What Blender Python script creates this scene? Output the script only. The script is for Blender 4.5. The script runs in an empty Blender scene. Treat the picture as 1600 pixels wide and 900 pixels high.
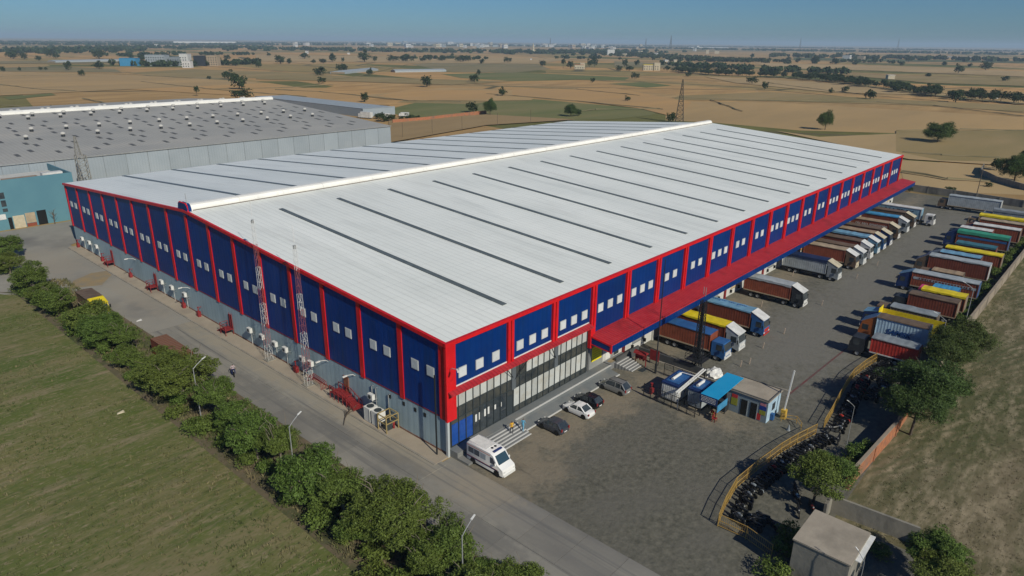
import bpy, bmesh, math, random
import numpy as np
from mathutils import Vector, Matrix
R=math.radians
S=bpy.context.scene
COL=S.collection
# ---------------------------------------------------------------- camera, world, sun, exposure
cd=bpy.data.cameras.new("camera"); cam=bpy.data.objects.new("camera",cd); COL.objects.link(cam)
cd.sensor_width=36; cd.lens=1064.8/1600*36; cd.clip_start=.5; cd.clip_end=90000
f=Vector((0.70040315,0.62720481,-0.34066048)); r=Vector((0.66963188,-0.74263266,0.00948011)); u=Vector((0.24703963,0.23475702,0.94013859))
m=Matrix((r,u,-f)).transposed().to_4x4(); m.translation=(-44.783,-49.594,44.482); cam.matrix_world=m
S.camera=cam
SUN_EL=35.0; SHADOW_AZ=77.0      # shadows fall towards +y and slightly +x
W=bpy.data.worlds.new("World"); S.world=W; W.use_nodes=True
wn=W.node_tree; wn.nodes.clear()
sky=wn.nodes.new('ShaderNodeTexSky'); sky.sky_type='NISHITA'; sky.sun_disc=False
sky.sun_elevation=R(SUN_EL); sky.sun_rotation=R(90-(SHADOW_AZ+180)); sky.altitude=300; sky.air_density=1.0; sky.dust_density=0.3; sky.ozone_density=6.0
tint=wn.nodes.new('ShaderNodeMix'); tint.data_type='RGBA'; tint.blend_type='MULTIPLY'; tint.inputs[0].default_value=1; tint.inputs[7].default_value=(0.36,0.555,0.745,1)
bg=wn.nodes.new('ShaderNodeBackground'); bg.inputs[1].default_value=0.082
wo=wn.nodes.new('ShaderNodeOutputWorld')
wn.links.new(sky.outputs[0],tint.inputs[6]); wn.links.new(tint.outputs[2],bg.inputs[0]); wn.links.new(bg.outputs[0],wo.inputs[0])
sl=bpy.data.lights.new("sun",'SUN'); sl.energy=4.1; sl.angle=R(0.55); sl.color=(1,.94,.80)
so=bpy.data.objects.new("sun",sl); COL.objects.link(so)
d=Vector((math.cos(R(SHADOW_AZ))*math.cos(R(SUN_EL)),math.sin(R(SHADOW_AZ))*math.cos(R(SUN_EL)),-math.sin(R(SUN_EL))))
so.rotation_euler=d.to_track_quat('-Z','Y').to_euler(); so.location=(0,-60,120)
S.view_settings.view_transform='Standard'; S.view_settings.look='None'; S.view_settings.gamma=1; S.view_settings.exposure=0.0
S.view_settings.use_curve_mapping=False
S.render.engine='CYCLES'
S.cycles.max_bounces=5; S.cycles.diffuse_bounces=3; S.cycles.glossy_bounces=2; S.cycles.transmission_bounces=3; S.cycles.volume_bounces=0
S.cycles.transparent_max_bounces=6
RNG=random.Random(11)
# ---------------------------------------------------------------- materials
def mat(name,c,rough=.75,c2=None,scale=.5,detail=4,stretch=(1,1,1),contrast=(.35,.65),bump=0,bscale=None,metal=0,c3=None,s3=None,k3=(.5,.7),st3=(1,1,1),coat=0,obvar=0,spec=.3,transl=0,island=0,rot=0):
    M=bpy.data.materials.new(name); M.use_nodes=True; n=M.node_tree; N=n.nodes; L=n.links
    b=N['Principled BSDF']; b.inputs['Roughness'].default_value=rough; b.inputs['Metallic'].default_value=metal
    b.inputs['Specular IOR Level'].default_value=spec; b.inputs['Coat Weight'].default_value=coat
    c=tuple(c)+(1,)
    out=None
    g=N.new('ShaderNodeNewGeometry')
    def noise(sc,st,det):
        mp=N.new('ShaderNodeMapping'); mp.inputs['Scale'].default_value=st; mp.inputs['Rotation'].default_value=(0,0,rot)
        L.new(g.outputs['Position'],mp.inputs[0])
        t=N.new('ShaderNodeTexNoise'); t.inputs['Scale'].default_value=sc; t.inputs['Detail'].default_value=det; t.inputs['Roughness'].default_value=.6
        L.new(mp.outputs[0],t.inputs[0]); return t
    if c2 is not None:
        t=noise(scale,stretch,detail); rp=N.new('ShaderNodeValToRGB'); rp.color_ramp.elements[0].position=contrast[0]; rp.color_ramp.elements[1].position=contrast[1]
        rp.color_ramp.elements[0].color=c; rp.color_ramp.elements[1].color=tuple(c2)+(1,)
        L.new(t.outputs[0],rp.inputs[0]); out=rp.outputs[0]
    if c3 is not None:
        t=noise(s3 or scale*.2,st3,5); rp=N.new('ShaderNodeMapRange'); rp.inputs[1].default_value=k3[0]; rp.inputs[2].default_value=k3[1]
        L.new(t.outputs[0],rp.inputs[0]); mx=N.new('ShaderNodeMix'); mx.data_type='RGBA'; L.new(rp.outputs[0],mx.inputs[0])
        if out: L.new(out,mx.inputs[6])
        else: mx.inputs[6].default_value=c
        mx.inputs[7].default_value=tuple(c3)+(1,); out=mx.outputs[2]
    if obvar or island:
        hs=N.new('ShaderNodeHueSaturation')
        if out: L.new(out,hs.inputs['Color'])
        else: hs.inputs['Color'].default_value=c
        oi=N.new('ShaderNodeObjectInfo'); src=g.outputs['Random Per Island'] if island else oi.outputs['Random']
        amp=island or obvar
        mr=N.new('ShaderNodeMapRange'); mr.inputs[3].default_value=1-amp; mr.inputs[4].default_value=1+amp
        L.new(src,mr.inputs[0]); L.new(mr.outputs[0],hs.inputs['Value'])
        if island:
            mr2=N.new('ShaderNodeMapRange'); mr2.inputs[3].default_value=.478; mr2.inputs[4].default_value=.512
            L.new(oi.outputs['Random'],mr2.inputs[0]); L.new(mr2.outputs[0],hs.inputs['Hue'])
        out=hs.outputs[0]
    if out: L.new(out,b.inputs['Base Color'])
    else: b.inputs['Base Color'].default_value=c
    if bump:
        t=noise(bscale or scale*4,(1,1,1),6); bp=N.new('ShaderNodeBump'); bp.inputs['Strength'].default_value=bump; bp.inputs['Distance'].default_value=.15
        L.new(t.outputs[0],bp.inputs['Height']); L.new(bp.outputs[0],b.inputs['Normal'])
    if transl:
        tr=N.new('ShaderNodeBsdfTranslucent'); mx=N.new('ShaderNodeMixShader'); mx.inputs[0].default_value=transl
        if out: L.new(out,tr.inputs[0])
        else: tr.inputs[0].default_value=c
        L.new(b.outputs[0],mx.inputs[1]); L.new(tr.outputs[0],mx.inputs[2]); L.new(mx.outputs[0],N['Material Output'].inputs[0])
    return M
def ribs(M,axis,period,strength=.6,dist=.04,darken=0.0,sharp=None):
    """adds sheet-metal ribs along one world axis"""
    n=M.node_tree; N=n.nodes; L=n.links; b=N['Principled BSDF']
    g=N.new('ShaderNodeNewGeometry'); sx=N.new('ShaderNodeSeparateXYZ'); L.new(g.outputs['Position'],sx.inputs[0])
    mu=N.new('ShaderNodeMath'); mu.operation='MULTIPLY'; mu.inputs[1].default_value=1/period; L.new(sx.outputs[axis],mu.inputs[0])
    fr=N.new('ShaderNodeMath'); fr.operation='FRACT'; L.new(mu.outputs[0],fr.inputs[0])
    pp=N.new('ShaderNodeMath'); pp.operation='PINGPONG'; pp.inputs[1].default_value=.5; L.new(fr.outputs[0],pp.inputs[0])
    mr=N.new('ShaderNodeMapRange'); mr.interpolation_type='SMOOTHSTEP'; a=sharp or (.1,.25); mr.inputs[1].default_value=a[0]; mr.inputs[2].default_value=a[1]; L.new(pp.outputs[0],mr.inputs[0])
    if strength:
        bp=N.new('ShaderNodeBump'); bp.inputs['Strength'].default_value=strength; bp.inputs['Distance'].default_value=dist
        L.new(mr.outputs[0],bp.inputs['Height'])
        if b.inputs['Normal'].links: L.new(b.inputs['Normal'].links[0].from_socket,bp.inputs['Normal'])
        L.new(bp.outputs[0],b.inputs['Normal'])
    if darken:
        mx=N.new('ShaderNodeMix'); mx.data_type='RGBA'; mx.blend_type='MULTIPLY'; mx.inputs[0].default_value=1
        i=b.inputs['Base Color']
        if i.links: L.new(i.links[0].from_socket,mx.inputs[6])
        else: mx.inputs[6].default_value=i.default_value
        cm=N.new('ShaderNodeMapRange'); cm.inputs[3].default_value=1-darken; cm.inputs[4].default_value=1
        L.new(mr.outputs[0],cm.inputs[0]); L.new(cm.outputs[0],mx.inputs[7]); L.new(mx.outputs[2],i)
    return M
BLUE=(.0008,.022,.125); RED=(.52,.008,.012)
m_blue=ribs(mat('blue_sheet',BLUE,.45,c2=(.001,.030,.155),scale=.3,spec=.15,obvar=.10,c3=(.004,.030,.11),s3=.5,k3=(.5,.8),st3=(1,1,.15)),0,.9,.25,.03,.07)
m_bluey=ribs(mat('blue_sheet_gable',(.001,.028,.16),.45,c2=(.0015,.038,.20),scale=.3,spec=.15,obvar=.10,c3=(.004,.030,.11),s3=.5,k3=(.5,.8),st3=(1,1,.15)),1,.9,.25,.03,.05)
m_red=mat('red_trim',RED,.45,c2=(.62,.012,.016),scale=.5,c3=(.32,.01,.012),s3=.9,k3=(.62,.75))
m_redroof=ribs(mat('red_canopy_sheet',(.36,.018,.026),.55,c2=(.44,.03,.036),scale=.6,bump=.1,bscale=3,c3=(.24,.02,.022),s3=.25,k3=(.55,.75)),0,.55,.5,.05,.22)
m_roof=ribs(mat('roof_sheet',(.74,.765,.72),.42,c2=(.82,.84,.79),scale=.09,stretch=(1,.35,1),c3=(.63,.655,.615),s3=.35,k3=(.5,.78),st3=(1,.12,1),spec=.5,bump=.06,bscale=1.2),0,1.0,.3,.05,.12,(.03,.12))
ribs(m_roof,1,3.2,.15,.03,.10,(.006,.022))
m_strip=mat('skylight_strip',(.085,.10,.10),.4,c2=(.12,.14,.14),scale=.6)
m_vent=mat('white_ridge_metal',(.80,.79,.74),.5,c2=(.72,.71,.67),scale=.3,c3=(.6,.59,.55),s3=.8,k3=(.6,.75))
m_greywall=mat('grey_lower_wall',(.30,.40,.44),.7,c2=(.35,.45,.48),scale=.25,c3=(.23,.30,.32),s3=.18,k3=(.5,.75),st3=(1,1,.3),bump=.1)
ribs(m_greywall,1,1.0,.2,.03,.06)
m_whitewall=mat('white_wall',(.55,.55,.52),.8,c2=(.46,.46,.43),scale=.4)
m_pane=mat('translucent_pane',(.60,.62,.62),.4,c2=(.52,.55,.55),scale=1.5,obvar=.08)
m_blind=mat('pale_blind_glass',(.44,.46,.44),.25,c2=(.52,.53,.50),scale=.5,obvar=.14,spec=.5,coat=.4,c3=(.30,.27,.20),s3=.5,k3=(.5,.8))
m_glass=mat('dark_glass',(.022,.03,.038),.08,c2=(.05,.06,.065),scale=.6,spec=.8)
m_blueglass=mat('blue_panel',(.012,.055,.26),.3,c2=(.02,.08,.32),scale=2)
m_mull=mat('mullion_grey',(.035,.045,.05),.5)
m_steel=mat('galvanised_steel',(.33,.34,.34),.5,c2=(.26,.27,.27),scale=2,metal=.2)
m_darksteel=mat('dark_steel',(.02,.022,.025),.5)
m_white=mat('white_paint',(.70,.70,.67),.5,c2=(.60,.60,.57),scale=2)
m_conc=mat('road_concrete',(.225,.215,.185),.9,c2=(.285,.27,.23),scale=.10,detail=6,stretch=(1.2,.4,1),c3=(.135,.132,.126),s3=.06,k3=(.47,.68),st3=(1.3,.35,1),obvar=.07,bump=.12,bscale=2.5)
m_apron=mat('apron_concrete',(.235,.225,.20),.9,c2=(.29,.275,.235),scale=.08,detail=6,c3=(.15,.145,.135),s3=.05,bump=.12,bscale=2)
m_walk=mat('pavement_tan',(.30,.255,.195),.9,c2=(.36,.305,.235),scale=.3,detail=6,c3=(.24,.205,.165),s3=.12,bump=.12,bscale=3)
m_kerb=mat('kerb_stone',(.22,.20,.17),.9,c2=(.29,.265,.22),scale=.8,obvar=.08)
m_yard=mat('yard_paving',(.070,.070,.055),.9,c2=(.158,.150,.118),scale=1.5,detail=12,contrast=(.30,.70),c3=(.125,.12,.102),s3=.16,k3=(.42,.75),st3=(.6,1.3,1),bump=.5,bscale=2.2)
def dust(M,spots,col,amt=.75):
    n=M.node_tree; N=n.nodes; L=n.links; b=N['Principled BSDF']; g=N.new('ShaderNodeNewGeometry')
    nz=N.new('ShaderNodeTexNoise'); nz.inputs['Scale'].default_value=.55; nz.inputs['Detail'].default_value=8; nz.inputs['Roughness'].default_value=.7; L.new(g.outputs['Position'],nz.inputs[0]); acc=None
    for (x,y,rx,ry) in spots:
        sb=N.new('ShaderNodeVectorMath'); sb.operation='SUBTRACT'; L.new(g.outputs['Position'],sb.inputs[0]); sb.inputs[1].default_value=(x,y,0)
        ml=N.new('ShaderNodeVectorMath'); ml.operation='MULTIPLY'; L.new(sb.outputs[0],ml.inputs[0]); ml.inputs[1].default_value=(1/rx,1/ry,0)
        ln=N.new('ShaderNodeVectorMath'); ln.operation='LENGTH'; L.new(ml.outputs[0],ln.inputs[0])
        ad=N.new('ShaderNodeMath'); ad.operation='ADD'; L.new(ln.outputs['Value'],ad.inputs[0])
        sc=N.new('ShaderNodeMath'); sc.operation='MULTIPLY_ADD'; L.new(nz.outputs[0],sc.inputs[0]); sc.inputs[1].default_value=-3.0; sc.inputs[2].default_value=1.5; L.new(sc.outputs[0],ad.inputs[1])
        mr=N.new('ShaderNodeMapRange'); mr.interpolation_type='SMOOTHSTEP'; mr.inputs[1].default_value=.35; mr.inputs[2].default_value=1.5; mr.inputs[3].default_value=amt; mr.inputs[4].default_value=0; L.new(ad.outputs[0],mr.inputs[0])
        if acc is None: acc=mr.outputs[0]
        else:
            mx=N.new('ShaderNodeMath'); mx.operation='MAXIMUM'; L.new(acc,mx.inputs[0]); L.new(mr.outputs[0],mx.inputs[1]); acc=mx.outputs[0]
    mm=N.new('ShaderNodeMix'); mm.data_type='RGBA'; L.new(acc,mm.inputs[0]); L.new(b.inputs['Base Color'].links[0].from_socket,mm.inputs[6]); mm.inputs[7].default_value=tuple(col)+(1,); L.new(mm.outputs[2],b.inputs['Base Color'])
dust(m_yard,[(65,-18,28,9),(100,-18,30,8),(150,-19,40,8)],(.175,.17,.15),.65)
dust(m_yard,[(3.5,-8,5.5,4.5),(12,-6,7,3.2),(22,-6.5,8,3),(31,-8,5,3.5),(22.3,-9.6,1.6,1.1),(29,-17,3,6),(60,-4,26,3.5),(100,-4,30,3),(150,-4,50,3),(36,-2.5,4,2)],(.23,.195,.14))
m_sand=mat('loose_sand',(.29,.215,.11),.95,c2=(.22,.19,.14),scale=.5,detail=6)
m_weld=mat('white_line_paint',(.50,.49,.45),.8,c2=(.36,.35,.32),scale=1)
m_redline=mat('faded_red_paint',(.14,.05,.05),.85,c2=(.09,.078,.072),scale=.7,detail=6)
m_stepc=mat('step_stone',(.20,.205,.205),.8,c2=(.16,.165,.17),scale=.5)
m_stepn=mat('step_nosing_stone',(.52,.52,.50),.8)
m_plat=mat('platform_stone',(.135,.15,.155),.7,c2=(.17,.18,.18),scale=.4,c3=(.20,.195,.18),s3=.3)
m_yellow=mat('yellow_paint',(.62,.40,.06),.6,c2=(.50,.31,.05),scale=2)
m_rail=mat('yellow_railing_paint',(.47,.31,.085),.6,c2=(.36,.22,.06),scale=1.5)
m_redp=mat('red_equipment_paint',(.26,.026,.028),.6,c2=(.18,.02,.022),scale=2)
m_rust=mat('rust_container',(.155,.042,.022),.75,c2=(.115,.033,.02),scale=.5,c3=(.075,.03,.02),s3=1.1,k3=(.6,.8))
m_black=mat('black_paint',(.012,.013,.014),.4)
m_tyre=mat('tyre_rubber',(.016,.016,.016),.9)
m_brick=mat('red_brick_wall',(.44,.17,.075),.9,c2=(.27,.115,.065),scale=2,detail=6,c3=(.20,.13,.09),s3=.35,bump=.4,bscale=6)
m_plast=mat('plaster_wall',(.30,.25,.19),.9,c2=(.24,.20,.155),scale=.5,detail=6,c3=(.17,.145,.11),s3=.2,bump=.2)
m_cem=mat('cement_wall',(.27,.25,.21),.92,c2=(.21,.20,.17),scale=.5,detail=6,c3=(.11,.105,.095),s3=.4,k3=(.5,.7),st3=(1,1,.4),bump=.2)
m_cemroof=mat('cement_roof',(.36,.315,.25),.92,c2=(.31,.27,.215),scale=.8,detail=6,c3=(.25,.22,.175),s3=.3,bump=.15)
m_gw_wall=mat('pale_grey_cladding',(.30,.345,.38),.6,c2=(.27,.315,.35),scale=.15,obvar=.06)
ribs(m_gw_wall,0,.8,.3,.03,.05)
m_gw_roof=ribs(mat('grey_roof_sheet',(.36,.355,.33),.7,c2=(.30,.30,.285),scale=.05,detail=5,c3=(.39,.375,.34),s3=.03,st3=(.4,1.5,1)),0,1.2,.3,.05,.08)
m_teal=mat('teal_cladding',(.085,.20,.25),.6,c2=(.10,.225,.27),scale=.15)
m_leaf=mat('hedge_leaf',(.108,.160,.032),.6,island=.45,transl=.26,spec=.25)
m_leafd=mat('acacia_leaf',(.068,.105,.028),.6,island=.38,transl=.22,spec=.2)
m_leaff=mat('field_tree_leaf',(.040,.062,.022),.7,island=.35,transl=.2,spec=.2)
m_bark=mat('bark',(.12,.095,.07),.95,c2=(.08,.065,.05),scale=3)
m_twig=mat('pale_branch',(.19,.165,.125),.9,c2=(.13,.11,.085),scale=2)
m_soil=mat('verge_soil',(.15,.115,.075),.95,c2=(.09,.085,.045),scale=.4,detail=8,c3=(.05,.07,.02),s3=.2,bump=.3)
def field_mat(name,a,b,c,sc,st,k=(.45,.65),s3=.02,rot=0,bump=.3):
    return mat(name,a,.95,c2=b,scale=sc,detail=9,stretch=st,c3=c,s3=s3,k3=k,st3=st,bump=bump,bscale=1.5,spec=.1,rot=rot)
def streaks(M,c,scale,st,lo,hi,rot=0,detail=6):
    n=M.node_tree; N=n.nodes; L=n.links; b=N['Principled BSDF']; g=N.new('ShaderNodeNewGeometry'); mp=N.new('ShaderNodeMapping'); mp.inputs['Scale'].default_value=st; mp.inputs['Rotation'].default_value=(0,0,rot)
    L.new(g.outputs['Position'],mp.inputs[0]); t=N.new('ShaderNodeTexNoise'); t.inputs['Scale'].default_value=scale; t.inputs['Detail'].default_value=detail; t.inputs['Roughness'].default_value=.7; L.new(mp.outputs[0],t.inputs[0])
    mr=N.new('ShaderNodeMapRange'); mr.inputs[1].default_value=lo; mr.inputs[2].default_value=hi; L.new(t.outputs[0],mr.inputs[0]); mm=N.new('ShaderNodeMix'); mm.data_type='RGBA'; L.new(mr.outputs[0],mm.inputs[0])
    i=b.inputs['Base Color']; L.new(i.links[0].from_socket,mm.inputs[6]); mm.inputs[7].default_value=tuple(c)+(1,); L.new(mm.outputs[2],i)
m_grass=field_mat('rough_grass',(.105,.128,.032),(.195,.168,.078),(.080,.118,.028),.16,(.35,1,1),(.40,.62),.03,-.12)
m_dry=field_mat('dry_grass_field',(.190,.155,.100),(.098,.092,.046),(.068,.080,.030),.16,(.5,1,1),(.46,.64),.035,.25)
def furrows(M,c,scale,dist,rot,lo=.45,hi=.6,amt=.7):
    n=M.node_tree; N=n.nodes; L=n.links; b=N['Principled BSDF']; g=N.new('ShaderNodeNewGeometry'); mp=N.new('ShaderNodeMapping'); mp.inputs['Rotation'].default_value=(0,0,rot); L.new(g.outputs['Position'],mp.inputs[0])
    w=N.new('ShaderNodeTexWave'); w.bands_direction='Y'; w.inputs['Scale'].default_value=scale; w.inputs['Distortion'].default_value=dist; w.inputs['Detail'].default_value=5; w.inputs['Detail Scale'].default_value=1.3; L.new(mp.outputs[0],w.inputs[0])
    t=N.new('ShaderNodeTexNoise'); t.inputs['Scale'].default_value=.035; t.inputs['Detail'].default_value=4; L.new(g.outputs['Position'],t.inputs[0])
    mr=N.new('ShaderNodeMapRange'); mr.inputs[1].default_value=lo; mr.inputs[2].default_value=hi; mr.inputs[4].default_value=amt; L.new(t.outputs[0],mr.inputs[0])
    mu=N.new('ShaderNodeMath'); mu.operation='MULTIPLY'; L.new(mr.outputs[0],mu.inputs[0]); L.new(w.outputs['Fac'],mu.inputs[1])
    mm=N.new('ShaderNodeMix'); mm.data_type='RGBA'; L.new(mu.outputs[0],mm.inputs[0]); i=b.inputs['Base Color']; L.new(i.links[0].from_socket,mm.inputs[6]); mm.inputs[7].default_value=tuple(c)+(1,); L.new(mm.outputs[2],i)
streaks(m_grass,(.24,.195,.12),.22,(.35,1.4,1),.52,.66,-.12,9)
streaks(m_grass,(.27,.22,.14),2.4,(.45,1.2,1),.53,.66,-.12,10)
furrows(m_grass,(.055,.08,.024),.16,7,-.12,.45,.6,.4)
streaks(m_grass,(.25,.20,.12),.9,(.25,1.6,1),.55,.72,-.12)
streaks(m_grass,(.20,.17,.09),.05,(.6,1.3,1),.50,.62,-.2,9)
streaks(m_grass,(.085,.115,.032),2.2,(.5,1,1),.52,.66,-.1,9)
streaks(m_grass,(.045,.065,.018),.6,(.4,1,1),.60,.78,-.1)
streaks(m_dry,(.30,.25,.165),.5,(.4,1.3,1),.46,.66,.25,10)
furrows(m_dry,(.075,.085,.04),.28,6,.35,.42,.58,.75)
streaks(m_dry,(.075,.085,.035),.18,(.4,1.2,1),.56,.70,.25,8)
streaks(m_dry,(.30,.25,.17),3.0,(.6,1,1),.60,.75,0,8)
dust(m_conc,[(-3.0,10,1.7,14),(-3.0,40,1.6,22),(-3.4,75,1.8,30),(-1.5,-7,3,4)],(.31,.27,.20),.6)
dust(m_conc,[(-5.5,14,1.4,5),(-6.5,30,1.5,8),(-4.8,3,1.2,5),(-7,-12,2,6)],(.125,.125,.12),.55)
streaks(m_conc,(.13,.13,.125),1.3,(1,.02,1),.52,.70,0,4)
streaks(m_conc,(.30,.28,.24),2.6,(1,.5,1),.62,.78,0,10)
streaks(m_yard,(.05,.05,.045),.35,(1,.25,1),.60,.78,.3,8)
streaks(m_roof,(.60,.60,.56),.5,(.9,.06,1),.58,.80,0,8)
streaks(m_roof,(.66,.65,.60),2.5,(1,1,1),.60,.75,0,8)
streaks(m_blue,(.010,.035,.10),1.2,(1,1,.12),.60,.80,0,8)
streaks(m_bluey,(.010,.035,.10),1.2,(1,1,.12),.60,.80,0,8)
dust(m_apron,[(-8,110,5,9),(-14,120,10,6),(-4,80,2,16)],(.29,.26,.21),.6)
# ---------------------------------------------------------------- helpers
def tag(o,label=None,cat=None,group=None,kind=None):
    if label: o['label']=label
    if cat: o['category']=cat
    if group: o['group']=group
    if kind: o['kind']=kind
    return o
def thing(name,label,cat,loc=(0,0,0),rz=0,group=None):
    o=bpy.data.objects.new(name,None); COL.objects.link(o); o.location=loc; o.rotation_euler=(0,0,rz); o.empty_display_size=.3
    return tag(o,label,cat,group)
def link(name,me,parent=None,loc=None,rz=None,scale=None):
    o=bpy.data.objects.new(name,me); COL.objects.link(o)
    if parent: o.parent=parent
    if loc is not None: o.location=loc
    if rz is not None: o.rotation_euler=(0,0,rz)
    if scale is not None: o.scale=scale
    return o
def copy_tree(o,parent=None):
    c=o.copy(); COL.objects.link(c); c.parent=parent
    for ch in list(o.children): copy_tree(ch,c)
    return c
class MB:
    def __init__(s): s.v=[]; s.f=[]; s.m=[]; s.cur=0
    def mi(s,i): s.cur=i; return s
    def add(s,vs,fs):
        b=len(s.v); s.v+= [tuple(map(float,p)) for p in vs]
        for q in fs: s.f.append(tuple(b+i for i in q)); s.m.append(s.cur)
        return s
    def box(s,x0,x1,y0,y1,z0,z1):
        if x0>x1:x0,x1=x1,x0
        if y0>y1:y0,y1=y1,y0
        if z0>z1:z0,z1=z1,z0
        return s.add([(x0,y0,z0),(x1,y0,z0),(x1,y1,z0),(x0,y1,z0),(x0,y0,z1),(x1,y0,z1),(x1,y1,z1),(x0,y1,z1)],
            [(0,3,2,1),(4,5,6,7),(0,1,5,4),(1,2,6,5),(2,3,7,6),(3,0,4,7)])
    def hexa(s,b,t):
        """b,t: four points each, counter-clockwise seen from above"""
        return s.add(list(b)+list(t),[(0,3,2,1),(4,5,6,7),(0,1,5,4),(1,2,6,5),(2,3,7,6),(3,0,4,7)])
    def prism(s,poly,axis,a,b):
        n=len(poly)
        def P(p,t):
            return (t,p[0],p[1]) if axis==0 else ((p[0],t,p[1]) if axis==1 else (p[0],p[1],t))
        vs=[P(p,a) for p in poly]+[P(p,b) for p in poly]
        return s.add(vs,[tuple(range(n))[::-1],tuple(range(n,2*n))]+[(i,(i+1)%n,n+(i+1)%n,n+i) for i in range(n)])
    def bar(s,p,q,w,h=None):
        p=Vector(p);q=Vector(q); d=(q-p); 
        if d.length<1e-6: return s
        d.normalize(); a=Vector((0,0,1)) if abs(d.z)<.9 else Vector((1,0,0)); x=d.cross(a).normalized()*w/2; y=d.cross(x).normalized()*(h or w)/2
        return s.add([p-x-y,p+x-y,p+x+y,p-x+y,q-x-y,q+x-y,q+x+y,q-x+y],[(0,3,2,1),(4,5,6,7),(0,1,5,4),(1,2,6,5),(2,3,7,6),(3,0,4,7)])
    def tube(s,pts,rs,n=8,caps=True):
        pts=[Vector(p) for p in pts]
        if not hasattr(rs,'__len__'): rs=[rs]*len(pts)
        b=len(s.v); rings=[]
        for i,p in enumerate(pts):
            d=(pts[min(i+1,len(pts)-1)]-pts[max(i-1,0)]).normalized(); a=Vector((0,0,1)) if abs(d.z)<.9 else Vector((1,0,0))
            x=d.cross(a).normalized(); y=d.cross(x).normalized()
            s.v+=[tuple(p+(x*math.cos(t)+y*math.sin(t))*rs[i]) for t in [2*math.pi*k/n for k in range(n)]]
            rings.append([b+i*n+k for k in range(n)])
        for A,B in zip(rings,rings[1:]):
            for k in range(n): s.f.append((A[k],A[(k+1)%n],B[(k+1)%n],B[k])); s.m.append(s.cur)
        if caps: s.f.append(tuple(rings[0][::-1])); s.m.append(s.cur); s.f.append(tuple(rings[-1])); s.m.append(s.cur)
        return s
    def lathe(s,prof,c=(0,0,0),n=16,axis=2):
        b=len(s.v)
        for (rr,z) in prof:
            for k in range(n):
                t=2*math.pi*k/n; p=(rr*math.cos(t),rr*math.sin(t),z)
                if axis==0: p=(p[2],p[0],p[1])
                if axis==1: p=(p[0],p[2],p[1])
                s.v.append((p[0]+c[0],p[1]+c[1],p[2]+c[2]))
        for i in range(len(prof)-1):
            for k in range(n): s.f.append((b+i*n+k,b+i*n+(k+1)%n,b+(i+1)*n+(k+1)%n,b+(i+1)*n+k)); s.m.append(s.cur)
        return s
    def mesh(s,name,mats,smooth=False):
        me=bpy.data.meshes.new(name); me.from_pydata(s.v,[],s.f)
        for mm in (mats if isinstance(mats,(list,tuple)) else [mats]): me.materials.append(mm)
        me.polygons.foreach_set('material_index',s.m)
        me.update()
        bm=bmesh.new(); bm.from_mesh(me); bmesh.ops.recalc_face_normals(bm,faces=bm.faces); bm.to_mesh(me); bm.free()
        if smooth:
            me.polygons.foreach_set('use_smooth',[True]*len(me.polygons)); me.set_sharp_from_angle(angle=R(40))
        me.update(); return me
    def build(s,name,mats,parent=None,loc=None,rz=None,smooth=False):
        return link(name,s.mesh(name,mats,smooth),parent,loc,rz)
def B(*a): return MB().box(*a)
def sheet(name,poly,z,m,label=None,kind='structure',thick=0):
    mb=MB()
    if thick: mb.prism(poly,2,z-thick,z)
    else: mb.add([(x,y,z) for x,y in poly],[tuple(range(len(poly)))])
    me=mb.mesh(name,m)
    if not thick and me.polygons[0].normal.z<0: me.flip_normals()
    return tag(link(name,me),label,kind=kind)
def text_mesh(txt,size,m,name='lettering',align='CENTER',extr=.008,shear=0,bold=0):
    c=bpy.data.curves.new('t','FONT'); c.body=txt; c.size=size; c.extrude=extr; c.align_x=align; c.align_y='CENTER'; c.shear=shear; c.offset=bold; c.resolution_u=2
    o=bpy.data.objects.new('t',c); COL.objects.link(o)
    me=bpy.data.meshes.new_from_object(o.evaluated_get(bpy.context.evaluated_depsgraph_get())); me.name=name
    bpy.data.objects.remove(o); me.materials.clear(); me.materials.append(m); return me
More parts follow.
